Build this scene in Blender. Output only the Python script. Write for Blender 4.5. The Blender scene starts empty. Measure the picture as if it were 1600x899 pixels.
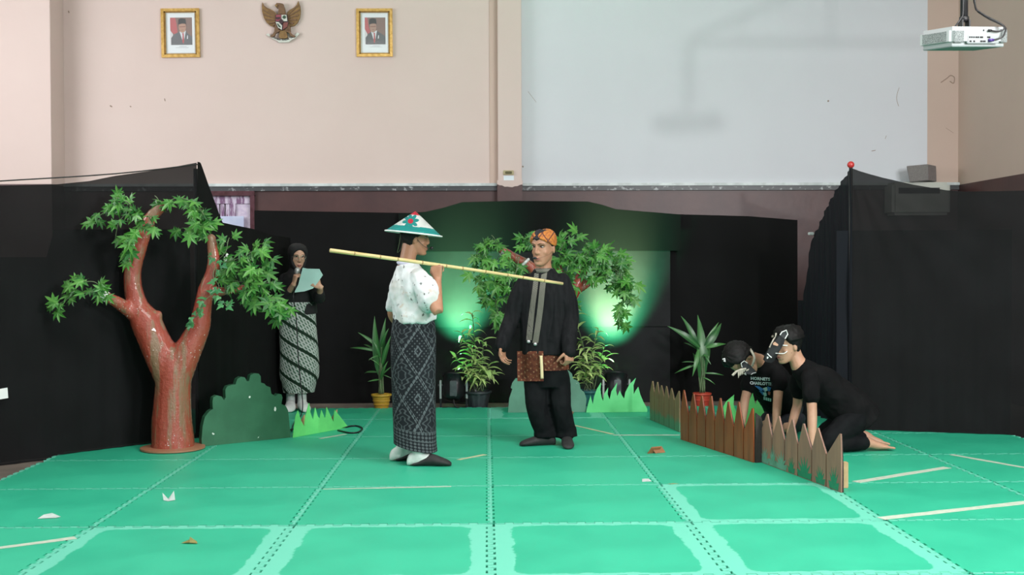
import bpy, bmesh, math, random
from mathutils import Vector, Matrix, noise
from mathutils.bvhtree import BVHTree
random.seed(7)
scene = bpy.context.scene
C = scene.collection
PI = math.pi
# ------------------------------------------------------------------ camera
FPX = 1777.0
CAM = Vector((0, 0, 1.294))
yaw, pitch, roll = math.atan(40/FPX), math.atan(31.5/FPX), 0.0035
FW = Vector((math.sin(yaw)*math.cos(pitch), math.cos(yaw)*math.cos(pitch), -math.sin(pitch)))
R0 = FW.cross(Vector((0, 0, 1))).normalized(); U0 = R0.cross(FW)
RT = R0*math.cos(roll)-U0*math.sin(roll); UP = U0*math.cos(roll)+R0*math.sin(roll)
cam_d = bpy.data.cameras.new('camera'); cam = bpy.data.objects.new('camera', cam_d); C.objects.link(cam)
cam_d.sensor_width = 36; cam_d.lens = FPX/1600*36; cam_d.clip_end = 200
mw = Matrix((RT, UP, -FW)).transposed().to_4x4(); mw.translation = CAM
cam.matrix_world = mw; scene.camera = cam
# ------------------------------------------------------------------ world, lights, exposure
w = bpy.data.worlds.new('world'); scene.world = w; w.use_nodes = True
bgn = w.node_tree.nodes['Background']; bgn.inputs[0].default_value = (0.86, 0.93, 1.0, 1); bgn.inputs[1].default_value = 0.43
vs = scene.view_settings; vs.view_transform = 'Standard'; vs.look = 'None'; vs.gamma = 1; vs.use_curve_mapping = False
vs.exposure = 0.75
def area_light(name, loc, target, sx, sy, watts, col=(1, 1, 1)):
    l = bpy.data.lights.new(name, 'AREA'); l.shape = 'RECTANGLE'; l.size = sx; l.size_y = sy; l.energy = watts; l.color = col
    o = bpy.data.objects.new(name, l); C.objects.link(o); o.location = loc
    o.rotation_euler = (Vector(target)-Vector(loc)).to_track_quat('-Z', 'Y').to_euler(); return o
area_light('window_daylight', (-6.3, 8.0, 3.3), (1.0, 9.0, 1.6), 5.0, 1.8, 185, (0.95, 0.97, 1.0))
area_light('ceiling_tube_light', (0.5, 5.2, 4.9), (0.5, 5.2, 0), 6.5, 1.2, 125, (1.0, 0.98, 0.95))
area_light('side_window_daylight', (4.8, 2.4, 3.3), (0.3, 8.2, 0.3), 2.2, 1.2, 300, (0.97, 0.98, 1.0))
area_light('stage_flood_light', (3.45, -1.0, 2.27), (1.2, 10.0, 1.6), 0.2, 0.2, 130, (0.98, 1.0, 0.97))

# ------------------------------------------------------------------ pixel <-> place helpers
def ray(u, v): return FW+RT*((u-800)/FPX)+UP*((449.5-v)/FPX)
def at(u, v, Y):
    d = ray(u, v); return CAM+d*((Y-CAM.y)/d.y)
def fl(u, v):
    d = ray(u, v); return CAM+d*(-CAM.z/d.z)
def plane_sz(u, v, A, B):
    """distance along the floor line A-B and height where the sight line meets the upright plane on A-B"""
    A = Vector((A[0], A[1], 0)); B = Vector((B[0], B[1], 0)); t = (B-A).normalized(); n = Vector((-t.y, t.x, 0))
    d = ray(u, v); k = (A-CAM).dot(n)/d.dot(n); p = CAM+d*k
    return (p-A).dot(t), p.z
def px(Y): return Y/FPX

# ------------------------------------------------------------------ node mini language
class N:
    def __init__(s, nt, x): s.nt = nt; s.x = x
    def _m(s, op, *a):
        n = s.nt.nodes.new('ShaderNodeMath'); n.operation = op
        for i, v in enumerate((s,)+a):
            if isinstance(v, N): s.nt.links.new(v.x, n.inputs[i])
            else: n.inputs[i].default_value = v
        return N(s.nt, n.outputs[0])
    def __add__(s, o): return s._m('ADD', o)
    __radd__ = __add__
    def __sub__(s, o): return s._m('SUBTRACT', o)
    def __rsub__(s, o): return (s*-1.0)+o
    def __mul__(s, o): return s._m('MULTIPLY', o)
    __rmul__ = __mul__
    def __truediv__(s, o): return s._m('DIVIDE', o)
    def abs(s): return s._m('ABSOLUTE')
    def frac(s): return s._m('FRACT')
    def sin(s): return s._m('SINE')
    def cos(s): return s._m('COSINE')
    def sqrt(s): return s._m('SQRT')
    def max(s, o): return s._m('MAXIMUM', o)
    def min(s, o): return s._m('MINIMUM', o)
    def gt(s, o): return s._m('GREATER_THAN', o)
    def lt(s, o): return s._m('LESS_THAN', o)
    def floor(s): return s._m('FLOOR')
    def atan2(s, o): return s._m('ARCTAN2', o)
    def step(s, a, b):
        n = s.nt.nodes.new('ShaderNodeMapRange'); n.interpolation_type = 'SMOOTHSTEP'
        s.nt.links.new(s.x, n.inputs[0]); n.inputs[1].default_value = a; n.inputs[2].default_value = b
        return N(s.nt, n.outputs[0])
class MT:
    """a procedural material under construction"""
    def __init__(s, name, col=(.8, .8, .8), rough=.6, metal=0, spec=.5, sheen=0, coat=0):
        s.m = bpy.data.materials.new(name); s.m.use_nodes = True; s.nt = s.m.node_tree
        s.b = s.nt.nodes['Principled BSDF']
        s.b.inputs['Base Color'].default_value = (*col, 1); s.b.inputs['Roughness'].default_value = rough
        s.b.inputs['Metallic'].default_value = metal; s.b.inputs['Specular IOR Level'].default_value = spec
        s.b.inputs['Sheen Weight'].default_value = sheen; s.b.inputs['Coat Weight'].default_value = coat
        s.tc = None
    def coord(s, which='Object'):
        if s.tc is None: s.tc = s.nt.nodes.new('ShaderNodeTexCoord')
        return s.tc.outputs[which]
    def xyz(s, which='Object'):
        n = s.nt.nodes.new('ShaderNodeSeparateXYZ'); s.nt.links.new(s.coord(which), n.inputs[0])
        return [N(s.nt, o) for o in n.outputs]
    def noise(s, scale, detail=3, rough=.55, which='Object', stretch=None, dist=0):
        n = s.nt.nodes.new('ShaderNodeTexNoise'); n.inputs['Scale'].default_value = scale
        n.inputs['Detail'].default_value = detail; n.inputs['Roughness'].default_value = rough; n.inputs['Distortion'].default_value = dist
        src = s.coord(which)
        if stretch:
            mp = s.nt.nodes.new('ShaderNodeMapping'); mp.inputs['Scale'].default_value = stretch
            s.nt.links.new(src, mp.inputs[0]); src = mp.outputs[0]
        s.nt.links.new(src, n.inputs['Vector']); return N(s.nt, n.outputs['Fac'])
    def voro(s, scale, which='Object', out='Distance'):
        n = s.nt.nodes.new('ShaderNodeTexVoronoi'); n.inputs['Scale'].default_value = scale
        s.nt.links.new(s.coord(which), n.inputs['Vector']); return N(s.nt, n.outputs[out])
    def rnd(s):
        n = s.nt.nodes.new('ShaderNodeObjectInfo'); return N(s.nt, n.outputs['Random'])
    def attr(s, name):
        n = s.nt.nodes.new('ShaderNodeAttribute'); n.attribute_type = 'OBJECT'; n.attribute_name = name
        return N(s.nt, n.outputs['Fac'])
    def mix(s, f, a, b):
        n = s.nt.nodes.new('ShaderNodeMix'); n.data_type = 'RGBA'
        if isinstance(f, N): s.nt.links.new(f.x, n.inputs[0])
        else: n.inputs[0].default_value = f
        for i, c in ((6, a), (7, b)):
            if isinstance(c, tuple): n.inputs[i].default_value = (*c, 1)
            else: s.nt.links.new(c, n.inputs[i])
        return n.outputs[2]
    def color(s, sock): s.nt.links.new(sock, s.b.inputs['Base Color']); return s
    def rough(s, v): s.nt.links.new(v.x, s.b.inputs['Roughness']); return s
    def bump(s, h, dist=.01, strength=.5):
        n = s.nt.nodes.new('ShaderNodeBump'); n.inputs['Strength'].default_value = strength; n.inputs['Distance'].default_value = dist
        s.nt.links.new(h.x, n.inputs['Height']); s.nt.links.new(n.outputs[0], s.b.inputs['Normal']); return s
    def sheer(s, fac):
        t = s.nt.nodes.new('ShaderNodeBsdfTransparent'); mx = s.nt.nodes.new('ShaderNodeMixShader'); mx.inputs[0].default_value = fac
        out = s.nt.nodes['Material Output']
        s.nt.links.new(s.b.outputs[0], mx.inputs[1]); s.nt.links.new(t.outputs[0], mx.inputs[2]); s.nt.links.new(mx.outputs[0], out.inputs[0]); return s
def speckled(name, a, b, scale=8, rough=.6, lo=.35, hi=.65, bump=0, **k):
    t = MT(name, a, rough, **k); n = t.noise(scale, 4); t.color(t.mix(n.step(lo, hi), a, b))
    if bump: t.bump(t.noise(scale*4, 3), .004, bump)
    return t.m

# ------------------------------------------------------------------ object helpers
def tag(o, label=None, cat=None, group=None, kind=None):
    if label: o['label'] = label
    if cat: o['category'] = cat
    if group: o['group'] = group
    if kind: o['kind'] = kind
    return o
def empty(name, loc, label=None, cat=None, group=None, parent=None, kind=None):
    o = bpy.data.objects.new(name, None); C.objects.link(o); o.location = loc; o.empty_display_size = .1
    if parent: o.parent = parent
    return tag(o, label, cat, group, kind)
def link(name, me, mat=None, parent=None, loc=None, smooth=None):
    if mat is not None:
        me.materials.clear()
        for x in (mat if isinstance(mat, (list, tuple)) else [mat]): me.materials.append(x.m if isinstance(x, MT) else x)
    if smooth is not None: me.polygons.foreach_set('use_smooth', [smooth]*len(me.polygons))
    o = bpy.data.objects.new(name, me); C.objects.link(o)
    if parent: o.parent = parent
    if loc is not None: o.location = loc
    return o
def org(o):
    """world position of an object made here (no rotations on the way)"""
    p = Vector(o.location)
    while o.parent: o = o.parent; p += o.location
    return p
def mesh_of(bm, name='m', off=None, recalc=True):
    if recalc: bmesh.ops.recalc_face_normals(bm, faces=bm.faces)
    if off is not None: bmesh.ops.translate(bm, verts=bm.verts, vec=-Vector(off))
    me = bpy.data.meshes.new(name); bm.to_mesh(me); bm.free(); return me
def obj(name, bm, mat, parent=None, smooth=False, local=False, loc=None):
    """world-space bmesh -> object; vertices are shifted so that the origin sits on the parent (or loc)"""
    off = None
    if not local:
        if parent is not None: off = org(parent)
        elif loc is not None: off = loc
    me = mesh_of(bm, name, off)
    return link(name, me, mat, parent, None if parent is not None else loc, smooth)
def box(bm, lo, hi, M=None, bev=0):
    r = bmesh.ops.create_cube(bm, size=1); vs_ = r['verts']
    lo, hi = Vector(lo), Vector(hi); c = (lo+hi)/2; d = hi-lo
    for v in vs_: v.co = Vector((v.co.x*d.x, v.co.y*d.y, v.co.z*d.z))+c
    if bev:
        es = list({e for v in vs_ for e in v.link_edges})
        rr = bmesh.ops.bevel(bm, geom=es, offset=bev, segments=2, affect='EDGES', clamp_overlap=True)
        vs_ = list({v for f in rr['faces'] for v in f.verts} | {v for v in vs_ if v.is_valid})
    if M is not None:
        for v in vs_: v.co = M @ v.co
def NB(): return bmesh.new()
def boxo(name, lo, hi, mat, parent=None, bev=0, loc=None):
    bm = NB(); box(bm, lo, hi, None, bev); return obj(name, bm, mat, parent, loc=loc)
def prism(bm, pts, O, X, Y, th, mat_side=None):
    """polygon pts (2D) in the frame O,X,Y extruded by th along X x Y"""
    X, Y = Vector(X), Vector(Y); n = X.cross(Y).normalized(); O = Vector(O)
    a = [bm.verts.new(O+X*p[0]+Y*p[1]) for p in pts]; b = [bm.verts.new(O+X*p[0]+Y*p[1]+n*th) for p in pts]
    f1 = bm.faces.new(a[::-1]); f2 = bm.faces.new(b); k = len(pts); sides = []
    for i in range(k): sides.append(bm.faces.new((a[i], a[(i+1) % k], b[(i+1) % k], b[i])))
    if mat_side is not None:
        for f in sides: f.material_index = mat_side
    return f1, f2, sides
def cr(pts, per=6):
    """Catmull-Rom through (Vector, radius...) tuples"""
    out = []; n = len(pts)
    def g(i): return pts[max(0, min(n-1, i))]
    for i in range(n-1):
        p0, p1, p2, p3 = g(i-1), g(i), g(i+1), g(i+2)
        for k in range(per):
            t = k/per
            def f(a, b, c, d): return .5*((2*b)+(c-a)*t+(2*a-5*b+4*c-d)*t*t+(3*b-a-3*c+d)*t*t*t)
            out.append(tuple(f(a, b, c, d) for a, b, c, d in zip(p0, p1, p2, p3)))
    out.append(tuple(pts[-1])); return out
def tube(bm, pts, rad, n=10, smooth=True, per=4, cap=True, flat=None, uv=None):
    """round tube through pts; rad number or list; flat = (vector, factor) squeezes it across that vector"""
    if not isinstance(rad, (list, tuple)): rad = [rad]*len(pts)
    st = [(Vector(p), r) for p, r in zip(pts, rad)]
    if smooth and len(st) > 2: st = [(p, max(r, 1e-4)) for p, r in cr(st, per)]
    rings = []; prev = None
    for i, (p, r) in enumerate(st):
        t = (st[min(i+1, len(st)-1)][0]-st[max(i-1, 0)][0]).normalized()
        if prev is None:
            a = Vector((0, 0, 1)) if abs(t.z) < .9 else Vector((1, 0, 0)); x = t.cross(a).normalized()
        else: x = (prev-t*prev.dot(t)).normalized()
        prev = x; y = t.cross(x); ring = []
        for k in range(n):
            a = 2*PI*k/n; o = x*(r*math.cos(a))+y*(r*math.sin(a))
            if flat: o = o-flat[0]*(o.dot(flat[0])*(1-flat[1]))
            ring.append(bm.verts.new(p+o))
        rings.append(ring)
    for a, b in zip(rings, rings[1:]):
        for k in range(n): bm.faces.new((a[k], a[(k+1) % n], b[(k+1) % n], b[k]))
    if cap: bm.faces.new(rings[0][::-1]); bm.faces.new(rings[-1])
    return rings
def ball(bm, c, r, M=None, seg=14):
    rx = r if isinstance(r, (tuple, list)) else (r, r, r)
    q = bmesh.ops.create_uvsphere(bm, u_segments=seg, v_segments=max(6, seg*2//3), radius=1)
    for v in q['verts']:
        p = Vector((v.co.x*rx[0], v.co.y*rx[1], v.co.z*rx[2])); v.co = (M @ p if M else p)+Vector(c)
def limb(bm, pts, rad, n=14, per=5, flat=None):
    tube(bm, pts, rad, n, True, per, True, flat); ball(bm, pts[0], rad[0]*.98); ball(bm, pts[-1], rad[-1]*.98)
def loft(bm, secs, n=28, per=4, cap=True, power=2.0, uv=False, ulen=None):
    """secs: (centre, half-width vector, half-depth vector); returns rings"""
    st = cr([(Vector(c), Vector(a), Vector(b)) for c, a, b in secs], per) if per > 1 else [(Vector(c), Vector(a), Vector(b)) for c, a, b in secs]
    rings = []
    for c, a, b in st:
        ring = []
        for k in range(n):
            t = 2*PI*k/n; ct, s_ = math.cos(t), math.sin(t)
            e = 2/power
            ring.append(bm.verts.new(c+a*(math.copysign(abs(ct)**e, ct))+b*(math.copysign(abs(s_)**e, s_))))
        rings.append(ring)
    fs = []
    for a, b in zip(rings, rings[1:]):
        for k in range(n): fs.append(bm.faces.new((a[k], a[(k+1) % n], b[(k+1) % n], b[k])))
    if cap: bm.faces.new(rings[0][::-1]); bm.faces.new(rings[-1])
    return rings
def lathe(bm, prof, c, n=24, axis=None, cap=True):
    """profile (r,z) spun about z at c, or about the matrix axis"""
    rings = []
    for r, z in prof:
        ring = []
        for k in range(n):
            p = Vector((r*math.cos(2*PI*k/n), r*math.sin(2*PI*k/n), z)); ring.append(bm.verts.new((axis @ p if axis else p)+Vector(c)))
        rings.append(ring)
    for a, b in zip(rings, rings[1:]):
        for k in range(n): bm.faces.new((a[k], a[(k+1) % n], b[(k+1) % n], b[k]))
    if cap: bm.faces.new(rings[0][::-1]); bm.faces.new(rings[-1])
    return rings
def remesh(bm, voxel, smooth_it=4, fac=.5):
    bmesh.ops.recalc_face_normals(bm, faces=bm.faces)
    me = bpy.data.meshes.new('tmp'); bm.to_mesh(me); bm.free(); o = bpy.data.objects.new('tmp', me); C.objects.link(o)
    r = o.modifiers.new('r', 'REMESH'); r.mode = 'VOXEL'; r.voxel_size = voxel; r.adaptivity = 0
    s = o.modifiers.new('s', 'SMOOTH'); s.iterations = smooth_it; s.factor = fac
    dg = bpy.context.evaluated_depsgraph_get(); ev = o.evaluated_get(dg)
    out = bpy.data.meshes.new_from_object(ev); bpy.data.objects.remove(o); bpy.data.meshes.remove(me)
    return out
def displace(me, fn):
    """fn(co, normal) -> new co, on a mesh"""
    ns = [v.normal.copy() for v in me.vertices]
    for v, n in zip(me.vertices, ns): v.co = fn(v.co, n)
    me.update()
def shift(me, off):
    me.transform(Matrix.Translation(-Vector(off))); me.update()
def text_mesh(s, size, M, ext=.001, bold=0.0):
    cu = bpy.data.curves.new('t', 'FONT'); cu.body = s; cu.size = size; cu.align_x = 'CENTER'; cu.align_y = 'CENTER'; cu.extrude = ext; cu.offset = bold
    cu.resolution_u = 2
    o = bpy.data.objects.new('t', cu); C.objects.link(o); dg = bpy.context.evaluated_depsgraph_get()
    me = bpy.data.meshes.new_from_object(o.evaluated_get(dg)); bpy.data.objects.remove(o); bpy.data.curves.remove(cu)
    me.transform(M); return me
def fr(O, X, Y, Z):
    m = Matrix((Vector(X).normalized(), Vector(Y).normalized(), Vector(Z).normalized())).transposed().to_4x4(); m.translation = Vector(O); return m
# ================================================================== THE ROOM
YW = 12.0                                   # depth of the end wall
XR = at(1497, 285, YW).x                    # right-hand corner
ZL = at(600, 291, YW).z                     # ledge height
ZC = 5.3
def plaster(name, a, b, sc=.6):
    t = MT(name, a, .75, spec=.25); n = t.noise(sc, 5, .6); col = t.mix(n.step(.3, .7), a, b)
    st = t.noise(14, 4, .7).step(.72, .8); t.color(t.mix(st*.25, col, (.35, .27, .2))); t.bump(t.noise(40, 3), .003, .15); return t.m
M_pink = plaster('pink_plaster', (.66, .545, .505), (.63, .515, .475))
M_pink2 = plaster('shaded_warm_pink_plaster', (.56, .435, .37), (.53, .41, .35))  # warm pink, darkened: the right wall's shade is put into the colour
M_white = plaster('white_wall_paint', (.655, .675, .72), (.625, .645, .69))
t = MT('brown_wainscot_paint', (.07, .028, .026), .42); t.color(t.mix(t.noise(3, 4).step(.3, .7), (.075, .03, .028), (.055, .022, .022))); t.bump(t.noise(9, 3), .006, .3); M_wain = t.m
t = MT('concrete_floor', (.2, .17, .14), .5); t.color(t.mix(t.noise(5, 5).step(.3, .7), (.23, .19, .16), (.16, .135, .115))); M_floor = t.m
M_ceil = speckled('white_ceiling', (.72, .71, .68), (.68, .67, .65), 2, .85)
M_ledge = speckled('white_ledge_paint', (.62, .68, .68), (.45, .5, .5), 9, .4)
M_seal = speckled('grey_flashing', (.05, .055, .06), (.42, .45, .46), 22, .4, .55, .75)

def struct(name, kids=(), loc=(0, 0, 0)):
    e = empty(name, loc, kind='structure'); return e
fl_o = boxo('floor', (-6.5, -2.5, -.08), (XR+.1, YW, -.024), M_floor); fl_o['kind'] = 'structure'
cl = boxo('ceiling', (-6.5, -2.5, ZC), (XR+.1, YW, ZC+.1), M_ceil); cl['kind'] = 'structure'
wb = struct('wall_back', loc=(0, YW, 0))
xl = at(98, 200, YW).x; xp0 = at(778, 200, YW-.1).x; xp1 = at(815, 200, YW-.1).x; xw1 = at(1449, 150, YW).x
boxo('plaster', (-6.5, YW, ZL), (xp0+.1, YW+.15, ZC), M_pink, wb)
boxo('white_panel', (xp0+.1, YW, ZL), (xw1, YW+.15, ZC), M_white, wb)
boxo('plaster', (xw1, YW, ZL), (XR+.15, YW+.15, ZC), M_pink2, wb)
xd0, xd1 = at(318, 300, YW).x, at(399, 300, YW).x; zd = at(360, 299, YW).z
boxo('wainscot', (-6.5, YW-.001, -.024), (xd0, YW+.15, ZL), M_wain, wb)
boxo('wainscot', (xd0, YW-.001, zd), (xd1, YW+.15, ZL), M_wain, wb)
boxo('wainscot', (xd1, YW-.001, -.024), (XR+.15, YW+.15, ZL), M_wain, wb)
# pilasters
boxo('pilaster_strip', (at(765, 200, YW).x, YW-.012, ZL), (xp0, YW, ZC), M_pink2, wb)
boxo('pilaster', (xp0, YW-.11, ZL+.01), (xp1, YW, ZC), M_pink, wb, .004)
boxo('pilaster_foot', (xp0-.01, YW-.12, -.024), (xp1+.005, YW, ZL+.01), M_wain, wb, .004)
xq = at(80, 200, YW-.36).x
boxo('pilaster', (-6.5, YW-.36, ZL), (xq, YW, ZC), M_pink, wb, .004)
boxo('pilaster_foot', (-6.5, YW-.36, -.024), (xq, YW, ZL), M_wain, wb)
# ledge and its flashing, in runs between the pilasters
tr = struct('trim_1', loc=(0, YW, ZL))
for a, b in ((xq, xp0-.012), (xp1+.007, XR)):
    boxo('ledge', (a, YW-.05, ZL-.004), (b, YW-.002, ZL+.026), M_ledge, tr, .004)
    boxo('flashing', (a, YW-.03, ZL-.05), (b, YW-.002, ZL-.005), M_seal, tr)
bm = NB(); pts = [Vector((xp0-.012+(xp1-xp0+.02)*k/10, YW-.125, ZL+.012-.03*math.sin(PI*k/10)+random.uniform(-.006, .006))) for k in range(11)]
prism(bm, [(p.x-pts[0].x, p.z-ZL) for p in pts]+[(pts[-1].x-pts[0].x, .05), (0, .05)], (pts[0].x, YW-.115, ZL), (1, 0, 0), (0, 0, 1), .006)
obj('peeling_plaster', bm, M_pink, tr)
# right wall
wr = struct('wall_right', loc=(XR, 0, 0))
boxo('plaster', (XR, -2.5, ZL), (XR+.15, YW, ZC), M_pink2, wr)
boxo('wainscot', (XR-.002, -2.5, -.024), (XR+.15, YW, ZL), M_wain, wr)
wl = boxo('wall_left', (-6.65, -2.5, -.024), (-6.5, YW, ZC), M_pink); wl['kind'] = 'structure'
# marks on the walls
M_crack = MT('dark_crack', (.33, .25, .2), .9).m
def crack(pts, r=.004, Y=YW):
    r *= .55
    bm = NB(); tube(bm, [at(u, v, Y-.001) for u, v in pts], r, 5); return obj('crack', bm, M_crack, wb)
crack([(1405, 137), (1402, 146), (1401, 155), (1404, 166)]); crack([(1385, 212), (1383, 217)]); crack([(1362, 236), (1368, 235)], .006)
crack([(1470, 129), (1480, 122), (1485, 118), (1491, 121), (1490, 130), (1484, 127)], .009); crack([(1478, 200), (1490, 208)], .003)
crack([(1293.5, 157), (1294.5, 159)], .016); crack([(825, 143), (835, 156), (838, 160)], .003); crack([(172, 165), (175, 167)], .012); crack([(203, 166), (205, 167)], .01)
crack([(257, 154), (258, 158)], .008); crack([(107, 17), (108, 20)], .012); crack([(816, 260), (818, 261)], .014)
# door behind the left-hand wing
M_doorwood = speckled('glossy_dark_red_wood', (.05, .012, .014), (.09, .03, .04), 12, .25)
t = MT('whitewashed_door_panel', (.5, .42, .55), .3); n = t.noise(30, 4, .7, stretch=(1, 1, .15)); t.color(t.mix(n.step(.44, .6), (.62, .55, .68), (.2, .1, .2))); M_doorp = t.m
M_doorq = speckled('pale_lilac_door_panel', (.66, .58, .7), (.55, .47, .62), 30, .3)
M_notice = speckled('pale_blue_paper', (.5, .55, .75), (.55, .6, .78), 10, .6)
dr = struct('door_1', loc=((xd0+xd1)/2, YW, 0))
xm = at(363, 320, YW).x
boxo('frame', (xd0, YW-.04, zd-.05), (xd1, YW+.1, zd), M_doorwood, dr, .004)
boxo('frame', (xd1-.05, YW-.04, 0), (xd1, YW+.1, zd-.05), M_doorwood, dr, .004)
boxo('frame', (xd0, YW-.04, 0), (xd0+.05, YW+.1, zd-.05), M_doorwood, dr, .004)
boxo('top_rail', (xd0+.05, YW+.02, zd-.13), (xd1-.05, YW+.06, zd-.05), M_doorp, dr, .004)
boxo('stile', (xm-.03, YW+.015, 0), (xm+.03, YW+.06, zd-.13), M_doorp, dr, .004)
boxo('leaf_panel', (xm+.03, YW+.04, 0), (xd1-.05, YW+.06, zd-.13), M_doorq, dr)
for k in range(4):
    a = xd0+.05+(xm-.03-xd0-.05)*k/4; b = xd0+.05+(xm-.03-xd0-.05)*(k+1)/4
    boxo('board', (a+.006, YW+.035, 0), (b-.006, YW+.06, zd-.13), M_doorp, dr, .006)
boxo('backing', (xd0+.05, YW+.06, 0), (xd1-.05, YW+.09, zd-.05), M_doorwood, dr)
p0, p1 = at(338, 338, YW), at(381, 372, YW)
n_ = boxo('notice', (p0.x, YW+.005, p1.z), (p1.x, YW+.012, p0.z), M_notice)
tag(n_, 'pale blue paper notice stuck on the lilac door', 'paper')

# ================================================================== FOAM MATS
t = MT('green_foam', (.03, .5, .3), .42, spec=.5)
X, Y, Z = t.xyz(); mg = t.attr('margin'); my_ = t.attr('margin_y'); nz = t.noise(7, 6, .72); n2 = t.noise(2.2, 4)
ax, ay = X.abs(), Y.abs(); q = ((ax-.3).max(0)*(ax-.3).max(0)+(ay-.3).max(0)*(ay-.3).max(0)).sqrt()
ex, ey = .5-ax-mg, .5-ay-my_; big = mg.gt(.03); rd = .07*big
qx, qy = (rd-ex).max(0), (rd-ey).max(0); e = rd-(qx*qx+qy*qy).sqrt(); e = e*big+ex.min(ey)*(1-big)
pale = 1-(e+(nz-.5)*(mg*.9+.012)).step(-.005, .005)
sh = t.rnd()
colg = t.mix(n2.step(.3, .7), (.016, .37, .22), (.024, .43, .255)); colg = t.mix(sh*.35, colg, (.045, .49, .29))
scuff = t.noise(26, 6, .7).step(.62, .78)*.22
colg = t.mix(scuff, colg, (.16, .58, .42))
t.color(t.mix(pale, colg, (.13, .55, .40))); t.bump(t.noise(180, 2), .001, .25); t.rough(n2*.2+.4); M_mat = t.m
M_matgap = MT('mat_underside', (.004, .05, .035), .9).m
TH = .02; NT = 11; TD = .036
def tile_outline():
    """one edge runs along +x at y=0 from -.5 to .5; teeth poke out / in"""
    out = []; pitch = 1.0/NT
    for k in range(NT):
        x0 = -.5+k*pitch; a, b = x0+pitch*.25, x0+pitch*.75
        out += [(a, 0, 0), (a-.006, 1, 0), (b+.006, 1, 0), (b, 0, 0)]
    return out
E = tile_outline()
def tile_mesh():
    # bottom/right edges carry tongues, top/left edges carry the matching slots
    bm = NB(); h = TD*.5; lo, hi = -.5+h, .5-h; box(bm, (lo, lo+.01, 0), (hi-.01, hi, TH)); pitch = 1.0/NT
    for k in range(NT):
        a, b = -.5+(k+.25)*pitch, -.5+(k+.75)*pitch; a2, b2 = max(-.5+h, b-pitch), a
        for q, M in ((0, None), (1, None)):
            def pr(pts): prism(bm, pts if q == 0 else [(y, x) for x, y in pts], (0, 0, 0), (1, 0, 0), (0, 1, 0), TH)
            if q == 0:
                pr([(a, lo+.01), (a-.004, -.5-h+.012), (b+.004, -.5-h+.012), (b, lo+.01)]); pr([(a2, hi), (b2, hi), (b2, .5+h), (a2, .5+h)])
            else:
                pr([(a, hi-.01), (a-.004, .5+h-.012), (b+.004, .5+h-.012), (b, hi-.01)]); pr([(a2, lo), (b2, lo), (b2, -.5-h), (a2, -.5-h)])
    return mesh_of(bm, 'mat_tile')
mt_me = tile_mesh(); mt_me.materials.append(M_mat)
mats = empty('interlocking_foam_mat', (0, 5, -.024), 'green interlocking foam puzzle mats covering the stage floor', 'foam mat')
boxo('underlay', (-2.95, 3.75, -.0238), (3.95, 10.46, -.018), M_matgap, mats)
BIG = {(-2, 0): .085, (-1, 0): .1, (0, 0): .1, (1, 0): .1, (1, 1): .085, (0, 5): .12, (-2, -1): .1, (-1, -1): .1, (0, -1): .1, (1, -1): .1, (-3, -1): .1}
for j in range(-1, 6):
    for i in range(-3, 4):
        o = bpy.data.objects.new('mat_tile', mt_me); C.objects.link(o); o.parent = mats
        o.location = (i+.5+.02, 4.72+j+.5-5, .004); o['margin'] = BIG.get((i, j), .006); o['margin_y'] = .055 if o['margin'] > .03 else .006
        if j == 5: o.scale.y = .78; o.location.y -= .11
# ================================================================== CLOTHS
def cloth(name, a=.008, sheer=0, rough=.85, sheen=0):
    t = MT(name, (a, a*1.02, a*1.12), rough, spec=.2, sheen=sheen); t.b.inputs['Sheen Roughness'].default_value = .5
    t.color(t.mix(t.noise(3, 4).step(.3, .7), (a, a*1.02, a*1.1), (a*1.5, a*1.55, a*1.7)))
    if sheer: t.sheer(sheer)
    return t.m
M_black = cloth('black_cotton_cloth', .0018); M_sheer = cloth('sheer_black_cloth', .0045, .06); M_val = cloth('dense_black_cloth', .0011); M_blackb = cloth('washed_black_cloth', .011, 0, .8)
M_navy = MT('blue_black_cloth', (.005, .0065, .010), .8, spec=.2).sheer(.03).m
def lerp_tab(tab, s):
    if s <= tab[0][0]: return tab[0][1]
    for (a, za), (b, zb) in zip(tab, tab[1:]):
        if s <= b: return za+(zb-za)*(s-a)/(b-a)
    return tab[-1][1]
def panel(name, A, B, top, mat, parent, zb=-.02, nu=120, nv=30, amp=.015, freq=9, seed=0, fan=None, wob=.03, s0=0, s1=None):
    """hanging cloth on the floor line A-B; top = [(s,z)...]; pleats grow towards the floor"""
    A = Vector((A[0], A[1], 0)); B = Vector((B[0], B[1], 0)); L = (B-A).length; t = (B-A)/L; n = Vector((-t.y, t.x, 0)); s1 = L if s1 is None else s1
    bm = NB(); g = []
    for j in range(nv+1):
        row = []
        for i in range(nu+1):
            s = s0+(s1-s0)*i/nu; k = j/nv; zt = lerp_tab(top, s); pb = A+t*s; zz = zb if zb > 0 else (.003 if -2.99 < pb.x < 4.0 and pb.y < 10.52 else -.02); z = zt+(zz-zt)*k
            ph = s*freq*2*PI+1.8*noise.noise((s*2.1, seed, k*.4)); o = amp*(.25+.75*k)*(math.sin(ph)+.5*math.sin(2.3*ph+1))
            o += wob*noise.noise((s*1.3, z*1.1, seed*3.1))
            if fan: # creases raying out from a hanging point
                fs, fz = fan; ds, dz = s-fs, z-fz; r = math.hypot(ds, dz); an = math.atan2(ds, -dz)
                o += .012*math.sin(an*26)*math.exp(-r*1.1)*min(1, r*4)
            row.append(bm.verts.new(A+t*s+n*o+Vector((0, 0, z))))
        g.append(row)
    for a, b in zip(g, g[1:]):
        for i in range(nu): bm.faces.new((a[i], a[i+1], b[i+1], b[i]))
    return obj(name, bm, mat, parent, smooth=True)
def toptab(pxs, A, B): return sorted(plane_sz(u, v, A, B) for u, v in pxs)
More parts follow.
